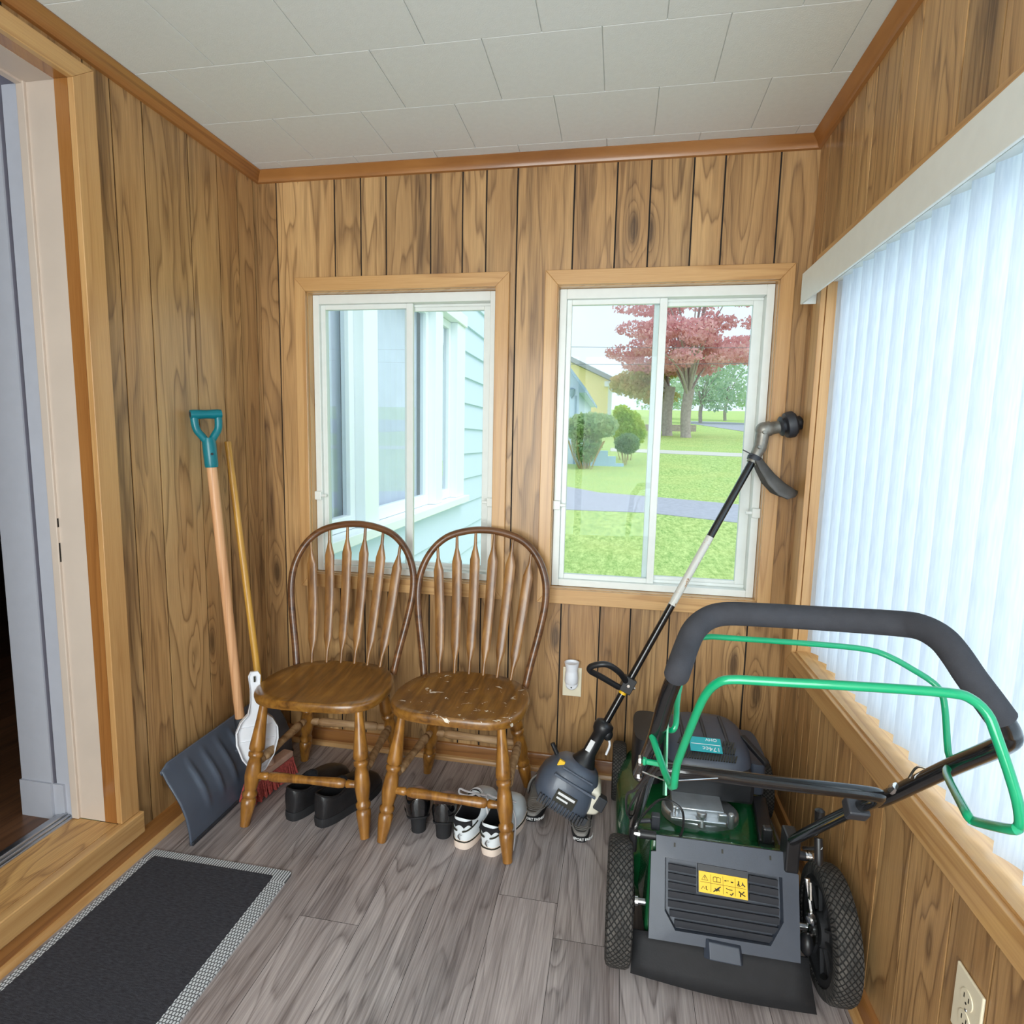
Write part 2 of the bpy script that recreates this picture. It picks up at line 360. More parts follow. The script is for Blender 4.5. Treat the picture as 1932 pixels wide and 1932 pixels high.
# two sliding windows in the end wall
def end_window(name, o4, hole, lbl, dim):
    x0, x1, z0, z1 = hole; to = lambda a, d, z: (a, -d, z)
    r = thing(name, lbl, 'window', ((x0+x1)/2, 0, z0)); r['kind'] = 'structure'
    casing(r, o4, (x0+.006, x1-.006, z0+.006, z1-.006), to, .016, (M_trimx, M_trim))
    rv = MB()
    for b in ((x0, x0+.008, z0, z1), (x1-.008, x1, z0, z1)): rv.box(b[0], b[1], .001, .10, b[2], b[3])
    for b in ((z0, z0+.008), (z1-.008, z1)): rv.box(x0+.008, x1-.008, .001, .10, b[0], b[1])
    rv.build('reveal', M_trim, r, smooth=0)
    X0, X1, Z0, Z1 = x0+.009, x1-.009, z0+.009, z1-.009; t = .026; xm = X0+(X1-X0)*dim
    f = MB(); 
    f.box(X0, X0+t, .035, .115, Z0, Z1).box(X1-t, X1, .035, .115, Z0, Z1).box(X0+t, X1-t, .035, .115, Z0, Z0+t).box(X0+t, X1-t, .035, .115, Z1-t*1.35, Z1)
    f.box(X0+t, X1-t, .073, .077, Z0+t, Z0+t+.012).box(X0+t, X1-t, .073, .077, Z1-t*1.35-.01, Z1-t*1.35)
    f.build('vinyl_frame', M_white, r, smooth=0, bevel=.003)
    for nm, a, b, y0, y1, e in (('left_sash', X0+t, xm+.022, .05, .070, .019), ('right_sash', xm-.022, X1-t, .079, .099, .024)):
        s_ = MB(); c0, c1 = Z0+t, Z1-t*1.35
        s_.box(a, a+e, y0, y1, c0, c1).box(b-e*1.4, b, y0, y1, c0, c1).box(a+e, b-e*1.4, y0, y1, c0, c0+e).box(a+e, b-e*1.4, y0, y1, c1-e, c1)
        so = s_.build('sash', M_white, r, smooth=0, bevel=.002)
        MB().box(a+e, b-e*1.4, (y0+y1)/2-.002, (y0+y1)/2+.002, c0+e, c1-e).build('pane', M_glass, so, smooth=0)
    for xx, sg in ((X0+.012, 1), (X1-.012, -1)):
        MB().box(xx-.014, xx+.014, .022, .036, 1.04, 1.075).box(min(xx, xx+.035*sg), max(xx, xx+.035*sg), .026, .036, 1.052, 1.063).build('latch', M_white, r, smooth=0, bevel=.003)
    return r
end_window('window_1', (.1538, 1.0034, .6851, 1.9061), LW, 'left sliding window in a maple casing behind the chairs', .52)
end_window('window_2', (1.1347, 1.976, .6851, 1.9061), RW, 'right sliding window in a maple casing looking onto the lawn', .49)
# exterior skin of the end wall
m = MB()
for q in free_rects(-.1, W+.1, -.6, H+.2, [LW, RW]): m.box(q[0], q[1], .1005, .118, q[2], q[3])
struct(m.build('wall_exterior', M_white, smooth=0), 'white outer face of the porch end wall', 'wall')
# picture window: casing, deep reveal, frame
pwr = thing('window_3', 'wide picture window behind white vertical blinds', 'window', (W, -1.3, PW[2])); pwr['kind'] = 'structure'
casing(pwr, (-2.51, -.107, .562, 1.897), (PW[0]+.006, PW[1]-.006, PW[2]+.006, PW[3]-.006), lambda a, d, z: (W-d, a, z), .016, (M_trimy, M_trim))
rv = MB(); rv.box(W+.001, W+.15, PW[1]-.01, PW[1], PW[2], PW[3]).box(W+.001, W+.15, PW[0], PW[0]+.01, PW[2], PW[3]).box(W+.001, W+.15, PW[0]+.01, PW[1]-.01, PW[3]-.01, PW[3])
rv.build('reveal', M_trim, pwr, smooth=0)
MB().box(W-.004, W+.15, PW[0]+.01, PW[1]-.01, PW[2], PW[2]+.012).build('sill_board', M_trimy, pwr, smooth=0)
f = MB(); a0, a1, b0, b1 = PW[0]+.011, PW[1]-.011, PW[2]+.013, PW[3]-.011
f.box(W+.10, W+.15, a0, a0+.04, b0, b1).box(W+.10, W+.15, a1-.04, a1, b0, b1).box(W+.10, W+.15, a0+.04, a1-.04, b0, b0+.04).box(W+.10, W+.15, a0+.04, a1-.04, b1-.04, b1)
fo = f.build('vinyl_frame', M_white, pwr, smooth=0, bevel=.003)
MB().box(W+.122, W+.126, a0+.04, a1-.04, b0+.04, b1-.04).build('pane', M_glass, fo, smooth=0)
# entry opening behind the viewer
er = thing('window_4', 'glazed entry behind the viewer', 'window', (1.05, YN, .25)); er['kind'] = 'structure'
f = MB(); f.box(.25, .31, YN-.09, YN-.03, .25, 2.15).box(1.79, 1.85, YN-.09, YN-.03, .25, 2.15).box(.31, 1.79, YN-.09, YN-.03, .25, .31).box(.31, 1.79, YN-.09, YN-.03, 2.09, 2.15).box(1.02, 1.08, YN-.09, YN-.03, .31, 2.09)
f.build('frame', M_white, er, smooth=0)
MB().box(.31, 1.02, YN-.062, YN-.058, .31, 2.09).box(1.08, 1.79, YN-.062, YN-.058, .31, 2.09).build('pane', M_glass, er, smooth=0)
# vertical blinds
vb = thing('vertical_blinds', 'white vertical blinds with a boxed valance over the wide window', 'blinds', (W, -1.3, 1.75))
m = MB(); m.box(W-.062, W-.055, -2.52, -.135, 1.745, 1.838).box(W-.055, W-.0165, -.142, -.135, 1.745, 1.838).box(W-.055, W-.0165, -2.52, -2.513, 1.745, 1.838).box(W-.055, W-.0165, -2.513, -.142, 1.832, 1.838)
m.build('valance', M_white, vb, smooth=0, bevel=.0015)
MB().box(W+.015, W+.055, -2.43, -.185, 1.80, 1.823).build('head_rail', M_white, vb, smooth=0)
k = 0; y = -.215
while y > -2.42:
    a = math.radians(18); c, s_ = .0445*math.cos(a), .0445*math.sin(a); m = MB(); pts = []
    for i in range(9):
        u = (i-4)/4.0; bow = .008*(1-u*u)
        pts.append((W+.036-s_*u+bow*math.cos(a), y+c*u+bow*math.sin(a)))
    m.grid(lambda p, q: (pts[int(round(p*8))][0], pts[int(round(p*8))][1], .648+q*(1.80-.648)), 8, 1)
    v = m.build('vane', M_vane, vb, smooth=60)
    y -= .0715; k += 1
# doorway on the left: varnished casing and jamb, cream frame, stop, inner trim, sill, threshold
dr = thing('door_1', 'open doorway in a varnished casing up a wooden step', 'doorway', (0, -1.28, .14)); dr['kind'] = 'structure'
ca = .064
for nm, p8, mt in (('casing_side', [(.018, DO[1], .145), (.018, DO[1]+ca, .145), (.018, DO[1]+ca, DO[3]+.05), (.018, DO[1], DO[3])], M_trim),
                   ('casing_head', [(.018, DO[1], DO[3]), (.018, DO[1]+ca, DO[3]+.05), (.018, DO[0]-ca, DO[3]+.05), (.018, DO[0], DO[3])], M_trimy),
                   ('casing_side', [(.018, DO[0], .145), (.018, DO[0], DO[3]), (.018, DO[0]-ca, DO[3]+.05), (.018, DO[0]-ca, .145)], M_trim)):
    MB().add(p8+[(0, b, c) for a, b, c in p8], [(0, 1, 2, 3), (7, 6, 5, 4), (0, 4, 5, 1), (1, 5, 6, 2), (2, 6, 7, 3), (3, 7, 4, 0)]).build(nm, mt, dr, smooth=0, bevel=.0015)
for sg, y0 in ((1, DO[1]), (-1, DO[0])):
    e = .012*sg
    def bx(x0, x1, t0, t1, z0, z1): return MB().box(x0, x1, min(y0+t0*sg, y0+t1*sg), max(y0+t0*sg, y0+t1*sg), z0, z1)
    bx(-.040, .0, 0, .02, .145, DO[3]).build('jamb', M_jamb, dr, smooth=0)
    bx(-.130, -.040, .001, .02, .145, DO[3]).build('frame', M_whitewood, dr, smooth=0)
    bx(-.150, -.126, -.007, .02, .145, DO[3]).build('stop', M_whitewood, dr, smooth=0, bevel=.002)
    bx(-.205, -.150, .003, .03, .13, DO[3]).build('inner_frame', M_greywhite, dr, smooth=0)
    bx(-.212, -.176, -.004, .003, .13, .245).build('plinth_block', M_greywhite, dr, smooth=0)
MB().box(-.040, 0, DO[0], DO[1], DO[3]+.0005, DO[3]+.02).build('jamb', M_jamb, dr, smooth=0)
MB().box(-.130, -.040, DO[0], DO[1], DO[3]-.001, DO[3]+.02).build('frame', M_whitewood, dr, smooth=0)
MB().box(-.150, -.130, DO[0], DO[1], DO[3]-.007, DO[3]+.02).build('stop', M_whitewood, dr, smooth=0)
MB().box(-.15, .0, DO[0]-.0, DO[1], .07, .1435).build('sill_board', M_sillw, dr, smooth=0)
MB().box(.0005, .030, -1.85, -.735, .076, .1435).build('sill_nosing', M_trimy, dr, smooth=0, bevel=.003)
t_ = MB()
for x0, x1, z in ((-.205, -.185, .150), (-.185, -.172, .156), (-.172, -.160, .151), (-.160, -.148, .147)): t_.box(x0, x1, DO[0], DO[1], .12, z)
t_.build('threshold', M_alu, dr, smooth=0, bevel=.003)
MB().box(-.130, -.1255, DO[1]-.004, DO[1]+.0005, .93, .985).build('strike_plate', M_groove, dr, smooth=0)
MB().box(-.130, -.1255, DO[1]-.004, DO[1]+.0005, 1.03, 1.055).build('strike_plate', M_groove, dr, smooth=0)
# the room beyond the doorway
m = MB(); rr = random.Random(5)
for k in range(36):
    x0 = -.206-.13*k; m.rnd = .02+.96*rr.random(); m.box(x0-.1292, x0, -3.4, 3.0, .11, .136)
struct(m.build('floor_inner', M_darkfloor, smooth=0), 'dark brown board floor of the room beyond the doorway', 'floor')
m = MB(); m.box(-4.9, -4.8, -3.4, 3.0, .1, 2.5).box(-4.8, -.21, 3.0, 3.1, .1, 2.5).box(-4.8, -.21, -3.5, -3.4, .1, 2.5)
m.box(-.32, -.2125, DO[1]-.001, 3.0, .136, 2.5).box(-.32, -.2125, -3.4, DO[0]+.001, .136, 2.5).box(-.32, -.2125, DO[0]+.001, DO[1]-.001, DO[3]+.01, 2.5)
struct(m.build('wall_inner', M_roomwall, smooth=0), 'lavender grey walls of the dark room beyond the doorway', 'wall')
MB().box(-4.9, -.2, -3.5, 3.1, 2.5, 2.55).build('ceiling_inner', M_darkroomceil, smooth=0); struct(bpy.data.objects['ceiling_inner'], 'ceiling of the room beyond the doorway', 'ceiling')
m = MB(); m.box(-4.8, -4.785, -3.4, 3.0, .136, .24).box(-4.785, -.33, 2.985, 3.0, .136, .24); struct(m.build('baseboard_inner', M_greywhite, smooth=0), 'white baseboard of the dark room beyond the doorway', 'baseboard')
m = MB(); m.box(-.322, -.2126, DO[1]-.012, DO[1]-.001, .136, .25); struct(m.build('baseboard_doorway', M_greywhite, smooth=0), 'grey white baseboard block just inside the doorway', 'baseboard')
m = MB(); m.box(-.320, -.2124, DO[1]-.006, DO[1]-.001, .25, 2.2); struct(m.build('trim_doorway', M_greywhite, smooth=0), 'grey white inner return of the doorway', 'trim')
# ------------------------------------------------------------ object materials
def oak(name, l, m_, d, axis, rough=.3, coat=.4, chips=0.):
    t = NT(name); x, y, z = t.sep(t.obj())
    c = {'z': (40, 40, 5), 'y': (38, 3.5, 38), 'x': (5, 40, 40)}[axis]
    v = t.comb(t.math('MULTIPLY', x, c[0]), t.math('MULTIPLY', y, c[1]), t.math('MULTIPLY', z, c[2]))
    n = t.noise(v, 1, 4, .6, .3); big = t.noise(t.obj(), 7, 3, .6)
    col = t.ramp(n, [(.3, d), (.5, m_), (.72, l)])
    col = t.mix(t.maprange(big, .42, .7, 0, .55), col, d)
    if chips:
        k = t.maprange(t.noise(t.comb(t.math('MULTIPLY', x, 22.), t.math('MULTIPLY', y, 34.), t.math('MULTIPLY', z, 22.)), 1, 4, .7, .6), chips, chips+.012)
        col = t.mix(k, col, lin(226, 216, 200))
    t.set(Base_Color=col, Roughness=rough, Coat_Weight=coat, Coat_Roughness=.2); t.bump(n, .08, .001); return t.m
M_leg = oak('oak_turning', lin(186, 132, 60), lin(154, 104, 42), lin(100, 62, 24), 'z')
M_seat = oak('oak_seat', lin(160, 114, 48), lin(132, 88, 33), lin(90, 56, 20), 'y', .28, .5)
M_seatc = oak('oak_seat_chipped', lin(160, 114, 48), lin(132, 88, 33), lin(90, 56, 20), 'y', .32, .4, chips=.645)
M_spin = oak('oak_spindle', lin(176, 130, 74), lin(146, 102, 54), lin(104, 68, 34), 'z', .35, .3)
M_bow = oak('oak_bow', lin(134, 90, 54), lin(108, 70, 40), lin(72, 44, 26), 'x', .32, .4)
M_dusty = oak('dusty_stretcher', lin(204, 172, 132), lin(172, 136, 96), lin(120, 86, 54), 'x', .6, .0)
M_black = plain('black_plastic', (.012, .012, .014, 1), .38, var=.15)
M_blackm = plain('black_painted_tube', (.008, .008, .009, 1), .16, var=.1, coat=.3)
M_foam = plain('black_foam', lin(50, 51, 57), .85, var=.1, vscale=60, bump=.25, bscale=700)
M_rubber = plain('black_rubber', lin(29, 29, 32), .75, var=.15, bump=.2)
M_grey = plain('charcoal_plastic', lin(60, 66, 78), .42, var=.06, bump=.08, bscale=500)
M_greyd = plain('charcoal_plastic_dark', lin(46, 48, 54), .5, var=.08)
M_green = plain('deck_green', (.006, .085, .026, 1), .22, var=.1, vscale=6, coat=.6)
M_greenb = plain('bail_green', (.0, .30, .13, 1), .28, var=.05, coat=.5)
M_teal = plain('teal_grip', (.0, .16, .20, 1), .3, var=.06)
M_tealL = plain('teal_label', (.02, .36, .40, 1), .4, var=.03)
M_steel = plain('cast_silver', (.52, .55, .58, 1), .32, .85, var=.12, vscale=25, bump=.1, bscale=80)
M_yel = plain('yellow_label', (.92, .55, .015, 1), .45, var=.02)
M_ink = plain('black_ink', (.02, .018, .01, 1), .6)
M_inkw = plain('white_ink', lin(225, 225, 225), .6, var=.02)
M_slate = plain('slate_plastic', lin(78, 86, 100), .36, var=.08, vscale=12, coat=.15)
M_ash = wood('pale_ash_handle', lin(228, 180, 136), lin(212, 158, 112), lin(176, 120, 76), 'z', 30, 1.2, 4, .15, 0, .2, .45, .1, .03, rnd=False)
M_yhandle = wood('yellow_broom_handle', lin(214, 164, 70), lin(190, 138, 52), lin(140, 96, 36), 'z', 30, 1.2, 4, .3, 0, .2, .4, .2, .03, rnd=False)
M_bristle = plain('red_bristles', (.36, .06, .05, 1), .8, var=.45, vscale=160)
M_block = plain('broom_block', lin(206, 170, 150), .6)
M_whitep = plain('white_plastic', lin(232, 234, 240), .4, var=.02)
M_ivory = plain('ivory_plastic', lin(232, 222, 196), .35, var=.02)
M_tank = plain('fuel_tank_plastic', lin(236, 230, 212), .45, var=.03)
M_bleather = plain('black_leather', lin(30, 29, 31), .42, var=.2, vscale=40, bump=.25, bscale=260)
M_patent = plain('black_patent', (.004, .004, .005, 1), .06, var=.1, coat=1.)
M_tan = plain('tan_lining', lin(160, 130, 118), .7)
M_wleather = plain('white_leather', lin(226, 232, 236), .45, var=.04, vscale=20)
M_midsole = plain('peach_midsole', lin(232, 214, 200), .6, var=.05)
M_lining = plain('black_lining', lin(24, 24, 28), .9, var=.2, bump=.3, bscale=500)
M_lace = plain('grey_lace', lin(206, 202, 204), .8, var=.06, vscale=300)
M_slideg = plain('grey_slide_foam', lin(136, 132, 128), .75, var=.08, vscale=14)
M_wornmetal = plain('worn_gear_metal', lin(136, 132, 124), .45, .6, var=.25, vscale=40)
M_guard = plain('dusty_guard', lin(84, 82, 80), .7, var=.3, vscale=16)
t = NT('chipped_silver_paint'); n = t.noise(t.obj(), 26, 4, .75)
M_silverstripe = t.set(Base_Color=t.ramp(n, [(.36, lin(24, 24, 24)), (.39, lin(190, 150, 110)), (.43, lin(206, 204, 196))]), Roughness=.4).m

def tread_mat():
    t = NT('tyre_tread'); x, y, z = t.sep(t.obj())
    ang = t.math('ARCTAN2', z, y); a = t.math('MULTIPLY', ang, 52/(2*PI)); b = t.math('MULTIPLY', x, 78.)
    d1 = t.math('FRACT', t.math('ADD', a, b)); d2 = t.math('FRACT', t.math('SUBTRACT', a, b))
    g = t.math('MINIMUM', t.math('PINGPONG', d1, .5), t.math('PINGPONG', d2, .5))
    k = t.maprange(g, .06, .16); n = t.noise(t.obj(), 60, 3)
    t.set(Base_Color=t.mix(k, (.006, .006, .006, 1), t.ramp(n, [(.3, lin(46, 45, 44)), (.75, lin(88, 84, 80))])), Roughness=.8); t.bump(k, .8, .004); return t.m
M_tread = tread_mat()

# ------------------------------------------------------------ arrow-back chairs
def turned(m, p0, p1, kind, n=18):
    if kind == 'leg': pr = [(0, .0155), (.04, .0165), (.17, .0235), (.21, .0235), (.225, .018), (.24, .0235), (.265, .0245), (.285, .018), (.30, .0205), (.40, .0262), (.50, .0225), (.545, .0185), (.56, .024), (.585, .025), (.60, .018), (.615, .0255), (.655, .0245), (.70, .0225), (.86, .0165), (1, .013)]
    else: pr = [(0, .009), (.10, .0125), (.135, .0135), (.15, .0085), (.165, .014), (.21, .0165), (.5, .0125), (.79, .0165), (.835, .014), (.85, .0085), (.865, .0135), (.90, .0125), (1, .009)]
    m.lathe(p0, p1, pr, n)
def make_chair(label, seatm):
    r = thing('wooden_chair', label, 'chair', (0, 0, 0), 0, 'arrow back wooden chairs')
    m = MB(); out = []
    for k in range(48):
        a = 2*PI*k/48; c, s_ = math.cos(a), math.sin(a); ee = .50 if s_ < 0 else .66; sx = (abs(c)**ee)*(1 if c > 0 else -1); sy = (abs(s_)**(.62 if s_ < 0 else .8))*(1 if s_ > 0 else -1)
        w = .232-.024*max(0, sy)-.006*max(0, -sy)
        out.append((w*sx, (.19 if sy > 0 else .185)*sy+ (.012 if False else 0)))
    rg = [[(x*.90, y*.90, .398) for x, y in out], [(x*.985, y*.985, .406) for x, y in out], [(x, y, .420) for x, y in out], [(x*.992, y*.992, .431) for x, y in out], [(x*.965, y*.965, .436) for x, y in out], [(x*.80, y*.80, .432) for x, y in out], [(x*.45, y*.45, .428) for x, y in out], [(x*.05, y*.05, .429) for x, y in out]]
    m.loft(rg); m.build('seat', seatm, r, smooth=50, local=True)
    tops = {'fl': (-.165, -.135), 'fr': (.165, -.135), 'bl': (-.135, .135), 'br': (.135, .135)}
    bots = {'fl': (-.209, -.205), 'fr': (.209, -.205), 'bl': (-.200, .205), 'br': (.200, .205)}
    pt = lambda k, z: Vector((bots[k][0]+(tops[k][0]-bots[k][0])*z/.41, bots[k][1]+(tops[k][1]-bots[k][1])*z/.41, z))
    for k in ('fl', 'fr', 'bl', 'br'):
        m = MB(); turned(m, pt(k, 0), pt(k, .41), 'leg'); m.build('leg', M_leg, r, smooth=60, local=True)
    for a, b, za, zb, mt in (('fl', 'fr', .165, .165, M_leg), ('bl', 'br', .185, .185, M_dusty), ('fl', 'bl', .195, .195, M_dusty), ('fr', 'br', .195, .195, M_dusty)):
        m = MB(); turned(m, pt(a, za), pt(b, zb), 'str', 14); m.build('stretcher', mt, r, smooth=60, local=True)
    # bow: leaning hoop
    lean = lambda z: .148+(z-.43)*.255
    half = [(-.192, .415), (-.207, .50), (-.232, .62), (-.246, .72), (-.238, .80), (-.205, .872), (-.150, .925), (-.075, .952)]
    path = half+[(0, .960)]+[(-x, z) for x, z in half[::-1]]
    sm = smooth_path([(x, lean(z), z) for x, z in path], 5)
    m = MB(); m.tube(sm, .0135, 12, True, flat=.9, up=(0, 1, 0)); m.build('bow', M_bow, r, smooth=60, local=True)
    def bow_z(x):
        for q, w in zip(sm, sm[1:]):
            if q.z > .7 and q.x <= x <= w.x or q.z > .7 and w.x <= x <= q.x: return q.z+(w.z-q.z)*((x-q.x)/(w.x-q.x+1e-9))
        return .9
    for k in range(6):
        u = (k-2.5)/2.5; xb = .135*u; yb = .172-.02*u*u; xt = .183*u; zt = bow_z(xt)-.004
        A = Vector((xb, yb, .425)); B = Vector((xt, lean(zt), zt)); L = (B-A).length; d = (B-A)/L; sx = Vector((1, 0, 0)); sx = (sx-d*sx.dot(d)).normalized(); ny = d.cross(sx)
        prof_ = [(0, .0055, .0055), (.10, .0065, .006), (.20, .0175, .0045), (.5, .0185, .0042), (.80, .0195, .0042), (.90, .0065, .0055), (1, .005, .005)]
        rings = []
        for h, a, b in prof_:
            c = A+d*L*h+ny*(.012*math.sin(PI*h)*(1 if ny.y > 0 else -1))
            rings.append([c+sx*a*math.cos(q)+ny*b*math.sin(q) for q in [2*PI*i/12 for i in range(12)]])
        MB().loft(rings).build('spindle', M_spin, r, smooth=50, local=True)
    return r
c1 = make_chair('arrow back wooden chair with a clean seat, beside the snow shovel', M_seat)
c1.location = (.436, -.335, 0); c1.rotation_euler = (0, 0, math.radians(3.5))
c2 = copy_tree(c1); c2['label'] = 'arrow back wooden chair with white paint chips on its seat, beside the string trimmer'
c2.location = (.930, -.330, 0); c2.rotation_euler = (0, 0, math.radians(-1.2))
for k in c2.children:
    if k.name.startswith('seat'): k.data = k.data.copy(); k.data.materials[0] = M_seatc

# ------------------------------------------------------------ snow shovel and push broom, dustpan
sh = thing('snow_shovel', 'snow shovel with a wide slate blade and teal grip leaning in the corner', 'snow shovel', (.1, -.38, 0))
Y0, Y1 = -.680, -.090
bprof = [(.022, .256), (.030, .236), (.046, .205), (.068, .172), (.090, .135), (.106, .095), (.115, .050), (.119, .003)]
def bl(u, v):
    k = v*(len(bprof)-1); i = min(int(k), len(bprof)-2); f = k-i; x = bprof[i][0]*(1-f)+bprof[i+1][0]*f; z = bprof[i][1]*(1-f)+bprof[i+1][1]*f
    y = Y0+(Y1-Y0)*u; e = 0
    for c in (.17, .29, .41, .53, .65, .77):
        if .12 < v < .82: e += .010*math.exp(-((u-c)/.018)**2)*math.sin(PI*(v-.12)/.70)
    cr = min(u, 1-u); z2 = z-(.018*max(0, 1-cr/.05) if v < .1 else 0)
    return (x+e+.02, y, max(z2, .003))
MB().grid(bl, 90, 28).build('blade', M_slate, sh, smooth=60, thick=.005)
MB().box(.132, .1465, Y0+.002, Y1-.002, .0005, .012).build('wear_strip', M_greyd, sh, smooth=0, bevel=.002)
hb, ht = Vector((.095, -.355, .262)), Vector((.052, -.402, 1.262))
hd = (ht-hb).normalized()
MB().tube([hb-hd*.02, ht], .0165, 16).build('shaft', M_ash, sh)
MB().lathe(hb-hd*.12+Vector((.006, 0, 0)), hb+hd*.008, [(0, .012), (.2, .019), (.9, .021), (1, .020)], 16).build('socket', M_greyd, sh)
for sg in (-1, 1):
    q = smooth_path([hb-hd*.02+Vector((.018, .01*sg, 0)), hb-hd*.07+Vector((.032, .035*sg, 0)), Vector((.116, -.355+.060*sg, .172))], 5)
    MB().tube(q, .006, 8).build('brace', M_slate, sh)
# D grip
gp = MB(); base = ht-hd*.075; gw = Vector((.62, .78, 0)); gw = (gw-hd*gw.dot(hd)).normalized(); gn = hd.cross(gw)
gp.lathe(base, ht+hd*.025, [(0, .0205), (.1, .022), (.8, .022), (1, .018)], 16)
for sg in (-1, 1):
    q = smooth_path([ht+hd*.0, ht+hd*.03+gw*.019*sg, ht+hd*.052+gw*.033*sg, ht+hd*.080+gw*.037*sg, ht+hd*.104+gw*.036*sg], 5)
    gp.tube(q, .0125, 12, up=gn)
gp.lathe(ht+hd*.103-gw*.048, ht+hd*.103+gw*.048, [(0, .015), (.12, .0165), (.5, .0145), (.88, .0165), (1, .015)], 16)
gp.build('d_grip', M_teal, sh, smooth=50)
for sg in (-1, 1): MB().lathe(ht+hd*.103+gw*.0482*sg, ht+hd*.103+gw*.0486*sg, [(0, .010), (1, .010)], 14).build('grip_end', M_greyd, sh)
for sg in (-1, 1): MB().lathe(ht-hd*.03+gn*.020*sg, ht-hd*.03+gn*.0245*sg, [(0, .005), (1, .004)], 10).build('rivet', M_greyd, sh)
br = thing('push_broom', 'push broom with red bristles and yellow wooden handle behind the shovel', 'broom', (.19, -.29, 0))
p0, p1 = Vector((.184, -.445, .082)), Vector((.212, -.235, .082)); d = (p1-p0).normalized(); n_ = Vector((-d.y, d.x, 0)) ; up = Vector((0, 0, 1))
MB().obox((p0+p1)/2, (p1-p0)/2, n_*.022, up*.012).build('block', M_block, br, smooth=0, bevel=.005)
m = MB(); rr = random.Random(11)
for i in range(46):
    for j in range(6):
        c = p0+(p1-p0)*((i+.5)/46)+n_*((j-2.5)*.0075)+Vector((0, 0, -.012)); e = Vector((rr.uniform(-.006, .006)+.0, rr.uniform(-.006, .006), -.066))+n_*((j-2.5)*.005)+d*((i-22.5)*.0003)
        m.tube([c, c+e*.6, c+e], [.0035, .0034, .003], 5)
o = m.build('bristles', M_bristle, br, smooth=60); o['kind'] = 'stuff'
q0 = (p0+p1)/2; q1 = Vector((.020, -.262, 1.272))
MB().tube([q0, q0+(q1-q0)*.5, q1], [.0125, .012, .0115], 14).build('handle', M_yhandle, br)
MB().lathe(q0+(q1-q0)*.004, q0+(q1-q0)*.05, [(0, .02), (1, .014)], 14).build('ferrule', M_block, br)
dpn = thing('dustpan', 'white plastic dustpan standing on end against the broom handle', 'dustpan', (.2, -.42, .07))
# local frame of the pan: w across, h up, n towards the room
O_ = Vector((.222, -.44, .125)); w_ = Vector((.80, .60, 0)).normalized(); h_ = Vector((-.05, .05, 1)).normalized(); nn = w_.cross(h_)
outl = [(0, .0), (.022, .012), (.052, .06), (.068, .115), (.068, .155), (.052, .19), (.027, .215), (.018, .25), (.016, .30), (.020, .345), (.012, .36)]
outl = [(-a, b) for a, b in outl[::-1]][:-1]+outl
m = MB(); cen = [(0, b) for a, b in outl]
def panpt(a, b, dz): return O_+w_*a+h_*b+nn*dz
R1 = [panpt(a, b, .0) for a, b in outl]; R2 = [panpt(a, b, .022 if b < .225 else .012) for a, b in outl]; R3 = [panpt(a*.93, b*.985+.003, .022 if b < .225 else .012) for a, b in outl]; R4 = [panpt(a*.90, b*.98+.004, .004) for a, b in outl]
m.loft([R1, R2, R3, R4], cap=True, closed=True)
m.build('pan', M_whitep, dpn, smooth=35)
for hh, ww in ((.115, .055), (.165, .05)): MB().obox(panpt(0, hh, .006), w_*ww, h_*.002, nn*.003).build('ridge', M_whitep, dpn, smooth=0)
MB().obox(panpt(.0, .335, .0135), w_*.003, h_*.010, nn*.001).build('hang_slot', M_ink, dpn, smooth=0)

# ------------------------------------------------------------ outlets and night light
def outlet(name, c, u, n, label, plug):
    c, u, n = Vector(c), Vector(u), Vector(n); up = Vector((0, 0, 1))
    r = thing(name, label, 'outlet', c)
    MB().obox(c+n*.0028, u*.036, up*.058, n*.0024).build('cover_plate', M_ivory, r, smooth=0, bevel=.002)
    for s_ in ((-1,) if False else (-1, 1)):
        rc = MB(); cc = c+up*.0195*s_+n*.0056
        rc.lathe(cc-n*.001, cc+n*.001, [(0, .0165), (1, .016)], 20).build('receptacle', M_ivory, r)
        sl = MB()
        for dx in (-.006, .006): sl.obox(cc+u*dx+up*.003+n*.0011, u*.0011, up*.0042, n*.0002)
        sl.lathe(cc-up*.007+n*.0009, cc-up*.007+n*.0014, [(0, .0022), (1, .0022)], 10)
        sl.build('slots', M_ink, r, smooth=0)
    MB().lathe(c+n*.005, c+n*.0062, [(0, .003), (1, .0025)], 12).build('screw', M_alu, r)
outlet('wall_outlet', (1.280, -.0005, .375), (1, 0, 0), (0, -1, 0), 'ivory wall outlet between the right chair and mower', True)
outlet('wall_outlet', (W-.0005, -1.205, .385), (0, 1, 0), (-1, 0, 0), 'ivory wall outlet low on the right wall, near the viewer', False)
nl = thing('night_light', 'white plug-in night light on the outlet under the right window', 'night light', (1.279, -.008, .40))
MB().lathe((1.279, -.034, .382), (1.279, -.034, .465), [(0, .0225), (.10, .026), (.45, .0245), (.56, .0225), (.66, .0225), (.95, .0275), (1, .0285), (1, .025), (.9, .022), (.88, .002)], 24).build('lamp_shade', M_whitep, nl, smooth=50)
MB().lathe((1.279, -.0085, .372), (1.279, -.026, .372), [(0, .024), (.75, .0235), (1, .019)], 24).build('plug_body', M_whitep, nl)
MB().lathe((1.279, -.026, .360), (1.279, -.0275, .360), [(0, .003), (1, .0025)], 12).build('light_sensor', M_ink, nl)

